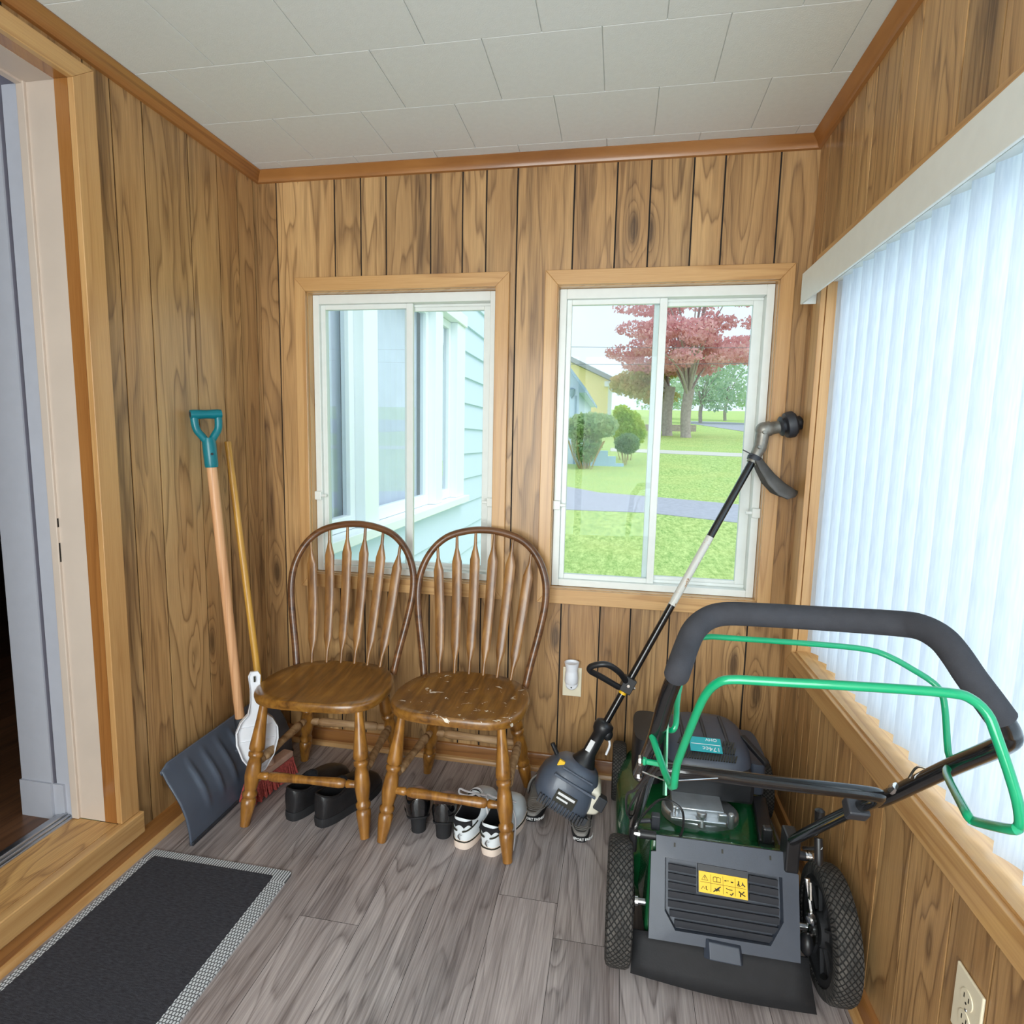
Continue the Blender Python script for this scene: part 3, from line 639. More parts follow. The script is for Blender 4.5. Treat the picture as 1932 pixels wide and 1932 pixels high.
# ------------------------------------------------------------ door mat
dm = thing('door_mat', 'charcoal door mat with a woven grey white border by the step', 'door mat', (.28, -1.2, 0))
X0, X1, Yt, Yb = .040, .515, -.718, -1.62
def rrect(x0, x1, y0, y1, rad, n=6):
    o = []
    for cx, cy, a0 in ((x1-rad, y1-rad, 0), (x0+rad, y1-rad, 90), (x0+rad, y0+rad, 180), (x1-rad, y0+rad, 270)):
        for k in range(n+1): a = math.radians(a0+90*k/n); o.append((cx+rad*math.cos(a), cy+rad*math.sin(a)))
    return o
def border_mat():
    t = NT('woven_border'); x, y, z = t.sep(t.obj())
    a = t.math('FRACT', t.math('MULTIPLY', x, 125.)); row = t.math('FLOOR', t.math('MULTIPLY', y, 110.)); b = t.math('FRACT', t.math('ADD', t.math('MULTIPLY', x, 125.), t.math('MULTIPLY', row, .5)))
    c = t.math('FRACT', t.math('MULTIPLY', y, 110.))
    edge = t.math('GREATER_THAN', y, .436)      # the end border is ribbed, the sides are woven
    k1 = t.math('GREATER_THAN', a, .48); k2 = t.math('MULTIPLY', t.math('GREATER_THAN', b, .36), t.math('GREATER_THAN', c, .22))
    k = t.math('ADD', t.math('MULTIPLY', k1, edge), t.math('MULTIPLY', k2, t.math('SUBTRACT', 1.0, edge)))
    t.set(Base_Color=t.mix(k, lin(84, 86, 90), lin(206, 210, 214)), Roughness=.75); t.bump(k, .5, .002); return t.m
def pile_mat():
    t = NT('charcoal_loop_pile'); x, y, z = t.sep(t.obj())
    a = t.noise(t.comb(t.math('MULTIPLY', x, 60.), t.math('MULTIPLY', y, 260.), 0.0), 1, 3, .7)
    n = t.noise(t.obj(), 900, 2)
    t.set(Base_Color=t.ramp(t.math('ADD', t.math('MULTIPLY', a, .6), t.math('MULTIPLY', n, .4)), [(.35, lin(26, 26, 32)), (.65, lin(66, 66, 74))]), Roughness=.95); t.bump(t.math('ADD', a, n), .6, .003); return t.m
ou = rrect(X0, X1, Yb, Yt, .014); iu = rrect(X0+.022, X1-.046, Yb+.03, Yt-.026, .008)
m = MB(); m.loft([[(x, y, .0005) for x, y in ou], [(x, y, .005) for x, y in ou], [(x, y, .0056) for x, y in iu], [(x, y, .0005) for x, y in iu]], cap=False, loop=True)
m.build('border', border_mat(), dm, smooth=0)
MB().loft([[(x, y, .0006) for x, y in rrect(X0+.023, X1-.047, Yb+.031, Yt-.027, .008)], [(x, y, .0065) for x, y in rrect(X0+.023, X1-.047, Yb+.031, Yt-.027, .008)]]).build('pile', pile_mat(), dm, smooth=0)

# ------------------------------------------------------------ shoes
def shoe_outline(L, w, n=40, hw_=.74):
    o = []
    for k in range(n):
        a = 2*PI*k/n; c = -math.cos(a); t = (c+1)/2                # 0 heel .. 1 toe
        base = abs(math.sin(a))**.62
        wf = hw_ + (1-hw_)*max(0, min(1, (t-.15)/.5))**1.2 if t < .65 else 1.0
        wf *= 1-.12*math.exp(-((t-.38)/.14)**2)
        o.append((w*wf*base*(1 if math.sin(a) >= 0 else -1), L*t))
    return o
def make_shoe(name, label, cat, group, L, w, col, heel_h, toe_z, upper, sole, lining, sole_t=.02, rise=None, extra=None, heelw=.84):
    """col=(y0,y1,halfwidth,z_heel,z_front,z_side) collar ellipse; rise(t)=sole height above the floor"""
    r = thing(name, label, cat, (0, 0, 0), 0, group); ol = shoe_outline(L, w, 40, heelw); n = len(ol); rise = rise or (lambda t: 0.)
    y0, y1, hw, zh, zf, zs = col
    cl = []
    for k in range(n):
        a = 2*PI*k/n; c = -math.cos(a); t = (c+1)/2
        z = zs+(zh-zs)*max(0, 1-t*2.4)**1.5+(zf-zs)*max(0, (t-.55)/.45)**1.2
        cl.append((hw*abs(math.sin(a))**.8*(1 if math.sin(a) >= 0 else -1), y0+(y1-y0)*t, z))
    rings = []
    U = [0, .08, .2, .35, .5, .65, .8, .92, 1.]
    for u in U:
        rg = []
        for (sx, sy), (cx, cy, cz) in zip(ol, cl):
            t = sy/L; zb = rise(t)+sole_t; e = u**1.25
            side = zb+(cz-zb)*(1-(1-u)**1.55); th = .034+.010*(L > .25)
            toe = zb+th*(1-(1-u)**5)+(cz-zb-th)*u**1.35
            k = max(0., min(1., (t-.42)/.25)); hz = side*(1-k)+toe*k
            eh = e if t < .55 else u**(1.25+.25*(t-.55))
            bul = .006*math.sin(PI*u)*(1 if t < .8 else .4)
            x = sx*(1-eh)+cx*eh; y = sy*(1-eh)+cy*eh
            x += bul*(1 if sx > 0 else -1)*min(1, abs(sx)/.015)
            rg.append((x, y, hz))
        rings.append(rg)
    MB().loft(rings, cap=False).build('upper', upper, r, smooth=50, local=True)
    inner = [[(x*.93, y0+(y-y0)*.97+.0015, z-.0015) for x, y, z in cl], [(x*.85, y0+.012+(y-y0)*.93, rise(y/L)+sole_t+.35*(z-sole_t-rise(y/L))) for x, y, z in cl], [(x*.8, y0+.014+(y-y0)*.95, rise(y/L)+sole_t+.006) for x, y, z in cl]]
    mm = MB(); mm.loft([cl]+inner, cap=False); mm.add(inner[-1], [tuple(range(n))]); mm.build('lining', lining, r, smooth=50, local=True)
    s1 = [(x*1.03, (y-L/2)*1.015+L/2, rise(y/L)+sole_t+.001) for x, y in ol]; s0 = [(x*1.01, (y-L/2)*1.01+L/2, max(0.0006, rise(y/L))) for x, y in ol]; sm_ = [(x*1.05, (y-L/2)*1.025+L/2, rise(y/L)+sole_t*.5) for x, y in ol]
    MB().loft([s0, sm_, s1]).build('sole', sole, r, smooth=50, local=True)
    if extra: extra(r, ol, cl)
    return r
def place(r, x, y, deg): r.location = (x, y, 0); r.rotation_euler = (0, 0, math.radians(deg)); return r
def mirror_pair(r, label):
    c = copy_tree(r); c['label'] = label
    return c
# black leather lace-up pair
def blk_extra(r, ol, cl):
    m = MB(); m.tube([(x*1.03, y, z+.001) for x, y, z in cl], .0035, 6, loop=True); m.build('collar_piping', M_bleather, r, local=True)
    m = MB()
    for i in range(4):
        y = .125+i*.018; z = .098-i*.010
        m.tube(smooth_path([(-.022, y, z-.006), (-.008, y+.004, z+.004), (.008, y-.002, z+.004), (.022, y, z-.006)], 3), .0022, 6)
    m.build('laces', M_lining, r, local=True)
s1 = make_shoe('leather_shoe', 'black leather shoe under the left chair, nearest the broom', 'shoe', 'black leather shoes under the left chair', .285, .053, (.004, .125, .035, .112, .116, .094), 0, 0, M_bleather, M_rubber, M_lining, .030, extra=blk_extra)
place(s1, .372, -.500, -14)
s1b = mirror_pair(s1, 'black leather shoe under the left chair, nearest the chair\'s right leg'); place(s1b, .482, -.510, -20)
# black patent heels
prise = lambda t: .058*(max(0, 1-t/.68))**1.3
def pump_extra(r, ol, cl):
    MB().loft([[(.025*math.cos(a)*s_, .030+.023*math.sin(a)*s_, z) for a in [2*PI*k/20 for k in range(20)]] for s_, z in ((.95, .0006), (.97, .02), (1.18, .064))]).build('heel_block', M_rubber, r, local=True)
s2 = make_shoe('patent_pump', 'black patent heeled pump nearest the left legs of the paint-chipped chair', 'shoe', 'black patent pumps under the right chair', .235, .043, (.003, .140, .037, .128, .086, .100), 0, 0, M_patent, M_rubber, M_tan, .006, rise=prise, extra=pump_extra, heelw=1.0)
place(s2, .826, -.480, 22)
s2b = mirror_pair(s2, 'black patent heeled pump standing beside the white sneakers'); place(s2b, .908, -.492, 8)
# white sneakers
def snk_extra(r, ol, cl):
    L = .288
    m = MB(); q = [(x*1.052, (y-L/2)*1.028+L/2, .0285) for x, y in ol]; m.tube(q, .0022, 6, loop=True); m.build('sole_stripe', M_ink, r, local=True)
    # black collar points above the heel counter
    m = MB(); top = []; bot = []
    for k in range(-9, 10):
        a = k/9*1.15; x, y = .0345*math.sin(a)*1.0, .026-.030*math.cos(a)
        zz = .078+.010*abs(math.cos(k/9*PI*1.5)); top.append((x*1.0, y+.004, .0965)); bot.append((x*1.12, y-.0035, zz))
    m.loft([bot, top], cap=False, closed=False); m.build('collar_band', M_lining, r, local=True, thick=.003)
    m = MB()
    for sg in (-1, 1):
        q = smooth_path([(sg*.008, -.0065, .066), (sg*.022, -.001, .069), (sg*.034, .016, .075), (sg*.040, .045, .080)], 4); m.tube(q, [.0008]+[.0026]*(len(q)-1), 6)
    m.build('side_stripe', M_ink, r, local=True)
    # faint emblem on the heel
    m = MB(); q = smooth_path([(.003, -.0086, .058), (-.001, -.0086, .055), (-.004, -.0086, .049), (-.001, -.0086, .043), (.003, -.0086, .038)], 4); m.tube(q, [.0008+.0016*math.sin(PI*i/(len(q)-1)) for i in range(len(q))], 6)
    m.tube([(-.001, -.0086, .054), (.005, -.0086, .0535), (.009, -.0080, .056)], .0007, 5).tube([(-.004, -.0086, .048), (-.008, -.0082, .044)], .0007, 5)
    m.build('heel_emblem', M_alu, r, local=True)
    # tongue and laces
    m = MB(); m.grid(lambda u, v: ((v-.5)*.052, .118+.07*u, .118-.048*u+.010*math.cos((v-.5)*PI)), 8, 8); m.build('tongue', M_wleather, r, local=True, thick=.006)
    m = MB()
    for i in range(5):
        y = .128+i*.014; z = .124-i*.0095; m.tube(smooth_path([(-.026, y, z-.010), (-.01, y+.006, z+.004), (.01, y+.006, z+.004), (.026, y, z-.010)], 3), .0032, 6)
    m.tube(smooth_path([(0, .118, .122), (-.028, .104, .130), (-.050, .100, .136), (-.046, .09, .126), (-.02, .098, .120), (0, .112, .122)], 5), .0034, 6)
    m.tube(smooth_path([(0, .118, .122), (.026, .104, .131), (.046, .112, .128), (.030, .12, .122), (0, .114, .123)], 5), .0034, 6)
    m.tube(smooth_path([(0, .116, .122), (.034, .100, .118), (.055, .09, .085), (.060, .075, .03), (.066, .05, .006)], 5), .003, 6)
    m.build('laces', M_lace, r, local=True)
s3 = make_shoe('sneaker', 'white sneaker nearest the black pumps', 'shoe', 'white sneakers under the right chair', .262, .052, (.000, .125, .036, .108, .132, .084), 0, 0, M_wleather, M_midsole, M_lining, .030, extra=snk_extra)
place(s3, .976, -.515, -10)
s3b = mirror_pair(s3, 'white sneaker against the right chair\'s front leg'); place(s3b, 1.068, -.528, -13)
# grey slides
def make_slide(label):
    r = thing('slide_sandal', label, 'sandal', (0, 0, 0), 0, 'grey slide sandals under the trimmer'); ol = shoe_outline(.27, .047); L = .27
    MB().loft([[(x, y, .0006) for x, y in ol], [(x*1.01, (y-L/2)*1.01+L/2, .012) for x, y in ol], [(x*1.01, (y-L/2)*1.01+L/2, .022) for x, y in ol]]).build('outsole', M_rubber, r, smooth=50, local=True)
    MB().loft([[(x, y, .0222) for x, y in ol], [(x*.99, (y-L/2)*.99+L/2, .031) for x, y in ol], [(x*.93, (y-L/2)*.95+L/2, .0325) for x, y in ol], [(x*.86, (y-L/2)*.90+L/2, .028) for x, y in ol], [(x*.2, (y-L/2)*.3+L/2, .0262) for x, y in ol]]).build('footbed', M_slideg, r, smooth=40, local=True)
    m = MB()
    for k, s_ in enumerate((.75, .55, .36, .18)): m.tube([(x*s_, (y-.06)*s_*.42+.062, .0285-.0008*k) for x, y in [(.05*math.cos(a), .06+.12*math.sin(a)) for a in [2*PI*i/28 for i in range(28)]]], .0012, 5, loop=True)
    m.build('footbed_ring', M_slideg, r, local=True)
    m = MB(); m.grid(lambda u, v: (.051*math.cos(PI*v)*(1.0-.08*u), .135+.085*u+.02*math.sin(PI*v), .012+.072*(math.sin(PI*v)**.75)*(1-.28*u)), 8, 22)
    m.build('strap', M_slideg, r, smooth=60, local=True, thick=.006)
    Rh = .0395
    def fn(x, y, z):
        a = x/.041; return Vector(((Rh+z+.0006)*math.sin(a), .0325-(Rh+z+.001)*math.cos(a)*.86, .0118+y))
    text_mesh('lettering', 'SPORT FASHION', .0125, M_inkw, lambda x, y, z: fn(x+.02, y, z), r, bold=.0004)
    return r
sl = make_slide('grey slide sandal beside the right chair, under the trimmer engine\'s left'); place(sl, 1.175, -.335, -8)
sl2 = copy_tree(sl); sl2['label'] = 'grey slide sandal nearer the viewer, under the trimmer\'s white tank'; place(sl2, 1.352, -.405, 4)

# ------------------------------------------------------------ string trimmer
st = thing('string_trimmer', 'black string trimmer leaning upside down into the corner', 'string trimmer', (1.29, -.31, 0))
A, B = Vector((1.419, -.28, .366)), Vector((1.872, -.085, 1.258)); dv = (B-A).normalized()
sx = Vector((0, 1, 0)).cross(dv).normalized(); fy = sx.cross(dv)           # sx: sideways right-down, fy towards/away from viewer
if fy.y > 0: fy = -fy
P_ = lambda s, a=0, b=0: A+dv*s+sx*a+fy*b
LT = (B-A).length
MB().tube([P_(-.03), B], .0125, 14).build('shaft', M_blackm, st)
MB().tube([P_(LT*.44), P_(LT*.70)], .0129, 14, cap=False).build('silver_label', M_silverstripe, st)
MB().tube([P_(.105), P_(.125)], .0132, 14, cap=False).build('yellow_band', M_yel, st)
C0 = P_(.142); OF = lambda dx, dz, dy=0: C0+Vector((dx, dy, dz))
hd_ = smooth_path([OF(-.004, .012, -.012), OF(-.030, .060, -.05), OF(-.072, .092, -.075), OF(-.118, .080, -.07), OF(-.124, .060, -.06), OF(-.088, .034, -.04), OF(-.022, -.010, -.015)], 5)
m = MB(); m.tube(hd_, [.0085]+[.0105]*(len(hd_)-2)+[.0085], 10); m.obox(P_(.142, .0, .004), dv*.026, sx*.020, fy*.021); m.build('loop_handle', M_black, st, bevel=.002)
MB().lathe(P_(.142, .022, .006), P_(.142, .027, .006), [(0, .006), (1, .005)], 10).build('clamp_bolt', M_chrome, st)
MB().lathe(P_(.142, 0, .0255), P_(.142, 0, .030), [(0, .006), (1, .005)], 10).build('clamp_bolt', M_chrome, st)
m = MB(); m.lathe(P_(.0), P_(-.195), [(0, .016), (.04, .030), (.12, .034), (.20, .031), (.27, .022), (.62, .023), (.74, .034), (.86, .047), (1, .052)], 20); m.ball(P_(-.035, .022, .01), (.018, .018, .022), 10, 6)
m.build('throttle_grip', M_black, st, smooth=55)
MB().tube(smooth_path([P_(-.045, .030, .0), P_(-.065, .047, .0), P_(-.10, .052, .0)], 4), .004, 6).build('trigger', M_whitep, st)
MB().obox(P_(-.095, -.012, .0235), dv*.020, sx*.008, fy*.001).build('grip_label', M_inkw, st, smooth=0)
# engine housing, loft along the shaft axis
rings = []
for s, a, b, ox in ((-.160, .046, .046, 0), (-.170, .066, .064, -.004), (-.195, .085, .078, -.010), (-.23, .098, .086, -.014), (-.265, .102, .09, -.014), (-.300, .098, .088, -.012), (-.318, .084, .080, -.010)):
    rings.append([P_(s, ox+a*math.copysign(abs(math.cos(q))**.72, math.cos(q)), b*math.copysign(abs(math.sin(q))**.72, math.sin(q))) for q in [2*PI*i/32 for i in range(32)]])
MB().loft(rings).build('engine_housing', M_slate, st, smooth=50)
m = MB()
for i in range(15): m.obox(P_(-0.304, -.012+(i-7)*.0108, .086), dv*.014, sx*.0026, fy*.005)
for i in range(9): m.obox(P_(-0.308, .082, .06-i*.014), dv*.012, sx*.006, fy*.003)
m.build('cooling_fins', M_greyd, st, smooth=0)
MB().obox(P_(-0.215, -.005, .0835), dv*.004, sx*.075, fy*.006).build('housing_rib', M_slate, st, smooth=0, bevel=.002)
MB().obox(P_(-0.185, -.01, .076), dv*.003, sx*.055, fy*.005).build('housing_rib', M_slate, st, smooth=0, bevel=.002)
lb = MB().obox(P_(-0.268, -.012, .0905), dv*.020, sx*.036, fy*.0015).build('housing_label', M_ink, st, smooth=0)
m = MB(); m.obox(P_(-0.258, -.012, .0925), dv*.004, sx*.030, fy*.0006).obox(P_(-0.273, -.020, .0925), dv*.003, sx*.020, fy*.0006); m.build('label_print', M_inkw, lb, smooth=0)
m = MB(); m.obox(P_(-0.185, -.072, .052), dv*.010, sx*.010, fy*.006); m.build('warning_label', M_yel, st, smooth=0)
MB().lathe(P_(-0.190, -.085, -.02), P_(-0.165, -.118, -.02), [(0, .008), (1, .008)], 10).build('primer_knob', M_black, st)
MB().obox(P_(-0.230, .098, .05), dv*.022, sx*.016, fy*.02).build('choke_cover', M_greyd, st, smooth=0, bevel=.003)
rings = []
for k, (h, sc) in enumerate(((0, .8), (.08, 1), (.5, 1.04), (.92, 1), (1, .8))):
    c = Vector((1.374, -.385+.10*h, .130)); rings.append([c+Vector((.036*sc*math.copysign(abs(math.cos(q))**.6, math.cos(q)), 0, .046*sc*math.copysign(abs(math.sin(q))**.6, math.sin(q)))) for q in [2*PI*i/24 for i in range(24)]])
MB().loft(rings).build('fuel_tank', M_tank, st, smooth=50)
# gear head and debris guard
E_ = Vector((1.896, -.075, 1.352)); Hb = Vector((1.995, -.07, 1.374)); hx = (Hb-E_).normalized()
m = MB(); m.tube([B-dv*.02, B+dv*.04, E_], [.017, .021, .023], 14).ball(E_, .026, 14, 8).lathe(E_, E_+hx*.055, [(0, .026), (.4, .025), (.45, .022), (1, .020)], 16)
for s in (.0, .075): m.lathe(B+(E_-B)*(.35+s*7)+fy*.018, B+(E_-B)*(.35+s*7)+fy*.027, [(0, .007), (1, .006)], 10)
m.build('gear_head', M_wornmetal, st, smooth=50)
MB().lathe(E_+hx*.050, E_+hx*.104, [(0, .018), (.08, .030), (.16, .034), (.22, .022), (.36, .022), (.40, .041), (.55, .044), (.85, .044), (.95, .038), (1, .036)], 24).build('hub', M_greyd, st, smooth=40)
MB().lathe(E_+hx*.104, E_+hx*.124, [(0, .024), (.7, .024), (1, .018)], 18).build('bump_knob', M_black, st, smooth=40)
gs = []
for u, wd in ((0, .022), (.2, .034), (.45, .046), (.7, .05), (.9, .044), (1, .024)):
    c = Vector((1.878+.136*u+.0*u*u, -.078-.015*u, 1.262-.150*u+.020*u*u-.012*math.sin(PI*u)))
    gs.append([c+Vector((-.030*a*a*wd/.05, a*wd, .016-.034*a*a*wd/.05)) for a in (-1, -.85, -.6, -.3, 0, .3, .6, .85, 1)])
m = MB(); m.loft(gs, cap=False, closed=False); m.build('debris_guard', M_guard, st, smooth=60, thick=.006)
m = MB(); m.lathe(B-dv*.012, B+dv*.006, [(0, .021), (.5, .023), (1, .021)], 14); m.tube([B-dv*.0+fy*.02-sx*.015, B+fy*.02-sx*.05], .002, 6).build('guard_clamp', M_greyd, st)
# ------------------------------------------------------------ lawn mower
mw = thing('lawn_mower', 'green and black walk-behind lawn mower against the right wall', 'lawn mower', (1.70, -.45, 0))
# deck shell
dk = []
def dring(x0, x1, y0, y1, z, e=.45, n=48):
    cx, cy, a, b = (x0+x1)/2, (y0+y1)/2, (x1-x0)/2, (y1-y0)/2
    return [(cx+a*math.copysign(abs(math.cos(q))**e, math.cos(q)), cy+b*math.copysign(abs(math.sin(q))**e, math.sin(q)), z) for q in [2*PI*i/n for i in range(n)]]
for x0, x1, y0, y1, z, e in ((1.468, 1.922, -.700, -.035, .055, .5), (1.458, 1.932, -.705, -.030, .075, .5), (1.462, 1.928, -.705, -.032, .145, .5), (1.478, 1.916, -.700, -.042, .180, .55), (1.510, 1.888, -.690, -.075, .206, .65), (1.560, 1.860, -.67, -.13, .222, .85), (1.60, 1.815, -.62, -.20, .236, 1.0), (1.64, 1.775, -.55, -.27, .240, 1.0)):
    dk.append(dring(x0, x1, y0, y1, z, e))
MB().loft(dk).build('deck', M_green, mw, smooth=60)
# rear housing of the deck under the door
m = MB(); m.add([(1.515, -.60, .10), (1.905, -.60, .10), (1.905, -.56, .195), (1.515, -.56, .195), (1.532, -.835, .10), (1.895, -.835, .10), (1.885, -.752, .298), (1.545, -.752, .298), (1.54, -.735, .300), (1.885, -.735, .300)],
      [(0, 1, 5, 4), (4, 5, 6, 7), (7, 6, 9, 8), (8, 9, 2, 3), (0, 4, 7, 8), (0, 8, 3), (1, 9, 6, 5), (1, 2, 9), (0, 3, 2, 1)])
m.build('rear_chute', M_green, mw, smooth=0, bevel=.006)
# rear door on a tilted plane
dT, dB = Vector((0, -.759, .312)), Vector((0, -.863, .115)); dn = Vector((0, -.197, .104)).normalized()
def DP(x, f, o=0): return Vector((x, 0, 0))+dT+(dB-dT)*f+dn*o
outl = [(1.555, 0), (1.872, 0), (1.874, .165), (1.889, .20), (1.882, 1.0), (1.540, 1.0), (1.543, .17), (1.555, .165)]
inn = [(1.577, .21), (1.851, .245), (1.849, .66), (1.818, .89), (1.602, .89), (1.577, .72)]
rd = MB(); n_o = len(outl)
# frame with a sunken middle: build as ring strip outer->inner
ang = lambda p: math.atan2((p[1]-.55)*.22, p[0]-1.714)
NR = 64
def ray_poly(poly, a):
    d = (math.cos(a), math.sin(a)); best = 0
    P2 = [(x-1.714, (f-.55)*.22) for x, f in poly]
    for i in range(len(P2)):
        (x1, y1), (x2, y2) = P2[i], P2[(i+1) % len(P2)]; ex, ey = x2-x1, y2-y1; det = d[0]*ey-d[1]*ex
        if abs(det) < 1e-9: continue
        t = (x1*ey-y1*ex)/det; s = (x1*d[1]-y1*d[0])/det
        if t > 0 and -1e-6 <= s <= 1+1e-6: best = max(best, t)
    return (1.714+d[0]*best, .55+d[1]*best/.22)
angs = sorted({2*PI*i/NR-PI for i in range(NR)} | {ang(p) for p in outl} | {ang(p) for p in inn})
ro = [ray_poly(outl, a) for a in angs]; ri = [ray_poly(inn, a) for a in angs]
rd.loft([[DP(x, f, -.006) for x, f in ro], [DP(x, f, .010) for x, f in ro], [DP(x, f, .012) for x, f in ri], [DP(1.714+(x-1.714)*.975, .55+(f-.55)*.965, -.004) for x, f in ri]], cap=True)
rdo = rd.build('rear_door', M_grey, mw, smooth=30)
m = MB()
for i in range(7):
    f0 = .27+.088*i; l, r_ = 1.586, 1.842
    if f0 > .68: l += (f0-.68)*.13; r_ -= (f0-.68)*.15
    for (a, b) in (((l, 1.652), (1.776, r_)) if i < 3 else ((l, r_),)):
        m.add([DP(a, f0, -.003), DP(b, f0+.012, -.003), DP(b, f0+.012, .0085), DP(a, f0, .0085), DP(a, f0+.066, -.003), DP(b, f0+.078, -.003), DP(b, f0+.078, .002), DP(a, f0+.066, .002)], [(0, 1, 2, 3), (3, 2, 6, 7), (7, 6, 5, 4), (0, 3, 7, 4), (1, 5, 6, 2)])
m.build('vent_slats', M_greyd, rdo, smooth=0)
m = MB(); m.add([DP(x, f, o) for o in (-.003, .010) for x, f in ((1.656, .225), (1.772, .24), (1.772, .525), (1.656, .51))], [(0, 1, 2, 3), (4, 5, 6, 7), (0, 1, 5, 4), (1, 2, 6, 5), (2, 3, 7, 6), (3, 0, 4, 7)]); m.build('label_pocket', M_greyd, rdo, smooth=0)
def LBL(u, v, o=.0112): return DP(1.6575+.113*u, .292+.202*v+.014*u, o)     # u 0..1 right, v 0..1 down
m = MB(); m.add([LBL(0, 0), LBL(1, 0), LBL(1, 1), LBL(0, 1), LBL(0, 0, .0095), LBL(1, 0, .0095), LBL(1, 1, .0095), LBL(0, 1, .0095)], [(0, 1, 2, 3), (4, 5, 6, 7), (0, 1, 5, 4), (1, 2, 6, 5), (2, 3, 7, 6), (3, 0, 4, 7)])
wl_ = m.build('warning_label', M_yel, mw, smooth=0)
m = MB(); ln = lambda pts, r=.00032: m.tube([LBL(u, v, .0114) for u, v in pts], r*1.7, 5)
for u in (.25, .5, .75): ln([(u, .08), (u, .92)], .00022)
ln([(.03, .5), (.97, .5)], .00022)
ln([(.125, .16), (.06, .40), (.19, .40), (.125, .16)], .0004); ln([(.125, .23), (.125, .33)], .0005); ln([(.125, .36), (.125, .375)], .0005)
ln([(.30, .20), (.345, .17), (.375, .20), (.405, .17), (.45, .20), (.45, .40), (.30, .40), (.30, .20)], .0004); ln([(.375, .2), (.375, .4)], .0004)
ln([(.53, .27), (.57, .27)], .0007); ln([(.58, .26), (.62, .25)], .0003); ln([(.66, .29), (.71, .29)], .0008)
ln([(.82, .18), (.82, .30), (.80, .38)], .0008); ln([(.82, .30), (.84, .38)], .0006); ln([(.79, .41), (.86, .41)], .0004); ln([(.90, .22), (.91, .32), (.95, .40)], .0008); ln([(.90, .30), (.88, .38)], .0006)
ln([(.05, .85), (.09, .70), (.12, .82)], .0004); ln([(.15, .68), (.15, .82), (.18, .85)], .0006)
ln([(.30, .88), (.37, .74), (.45, .60)], .0008); ln([(.33, .72), (.43, .80)], .0006); ln([(.36, .84), (.42, .68)], .0008)
ln([(.56, .62), (.62, .66), (.69, .66)], .0005); ln([(.64, .86), (.67, .90), (.71, .78)], .0009); ln([(.56, .80), (.60, .82)], .0004)
ln([(.82, .66), (.88, .76), (.93, .64)], .0009); ln([(.86, .74), (.85, .90)], .0008); ln([(.88, .76), (.95, .84)], .0007)
m.build('pictograms', M_ink, wl_, smooth=0)
m = MB(); tb = [(1.678, .93), (1.746, .945), (1.750, 1.10), (1.680, 1.09)]
m.loft([[DP(x, f, .004) for x, f in ((1.668, .90), (1.755, .915), (1.757, 1.11), (1.668, 1.10))], [DP(x, f, .022) for x, f in tb]]); m.build('door_pull', M_grey, rdo, smooth=0, bevel=.002)
m = MB()
for x in (1.600, 1.714, 1.826):
    m.obox(DP(x, .075, .0105), (.002, 0, 0), (dB-dT).normalized()*.0045, dn*.0015)
m.build('screw_slots', M_ink, rdo, smooth=0)
for xa, xb in ((1.515, 1.556), (1.871, 1.912)): MB().lathe((xa, -.752, .303), (xb, -.752, .303), [(0, .011), (1, .011)], 16).build('hinge_rod', M_black, mw, smooth=40)
MB().lathe((1.500, -.752, .303), (1.515, -.752, .303), [(0, .006), (.4, .008), (1, .008)], 8).build('hinge_bolt', M_chrome, mw, smooth=30)
MB().lathe((1.911, -.752, .303), (1.932, -.752, .303), [(0, .0105), (.22, .0105), (.24, .007), (.34, .007), (.36, .0105), (.58, .0105), (.6, .007), (.7, .007), (.72, .0105), (1, .009)], 14).build('hinge_spring', M_chrome, mw, smooth=30)
# trailing flap
fl = [[(1.503, -.850, .118), (1.905, -.850, .118)], [(1.5025, -.862, .090), (1.908, -.862, .085)], [(1.502, -.874, .055), (1.914, -.876, .045)], [(1.501, -.882, .030), (1.920, -.886, .012)]]
m = MB(); m.loft([[(a[0]+(b[0]-a[0])*k/10, a[1]+(b[1]-a[1])*k/10-.012*math.sin(PI*k/10)*i/3, a[2]+(b[2]-a[2])*k/10) for k in range(11)] for i, (a, b) in enumerate(fl)], cap=False, closed=False)
m.build('trailing_flap', M_rubber, mw, smooth=60, thick=.006)
# wheels
def wheel(c, r, w, spoke, inner):
    rt = bpy.data.objects.new('wheel', None)
    x, y, z = c; m = MB()
    pr = [(-.5, r*.80), (-.5, r*.90), (-.44, r*.965), (-.3, r*.995), (0, r), (.3, r*.995), (.44, r*.965), (.5, r*.90), (.5, r*.80)]
    me = MB(); me.v = []; N = 48
    me.loft([[(w*a, q*math.cos(2*PI*k/N), q*math.sin(2*PI*k/N)) for k in range(N)] for a, q in pr+[(.3, r*.78), (-.3, r*.78)]], cap=False, loop=True)
    o = me.build('wheel', M_tread, None, smooth=40); o.parent = mw; o.location = Vector(c)-Vector(mw.location)
    hb_ = MB(); hb_.loft([[(w*a, q*math.cos(2*PI*k/40), q*math.sin(2*PI*k/40)) for k in range(40)] for a, q in ((-.40, .012), (-.46, .028), (-.46, .034), (-.22, r*.30), (-.24, r*.62), (-.44, r*.68), (-.44, r*.81), (.44, r*.81), (.44, r*.68), (.24, r*.62), (.22, r*.30), (.46, .034), (.46, .028), (.40, .012))])
    for k in range(spoke):
        a = 2*PI*k/spoke
        for sg in (-1, 1): hb_.obox((sg*w*.30, r*.48*math.cos(a), r*.48*math.sin(a)), (w*.07, 0, 0), (0, r*.20*math.cos(a), r*.20*math.sin(a)), (0, -.003*math.sin(a), .003*math.cos(a)))
    hb_.build('rim', M_rubber, o, smooth=35, local=True)
    return o
wheel((1.469, -.790, .1455), .145, .062, 10, 1); wheel((1.966, -.790, .1455), .145, .058, 10, -1)
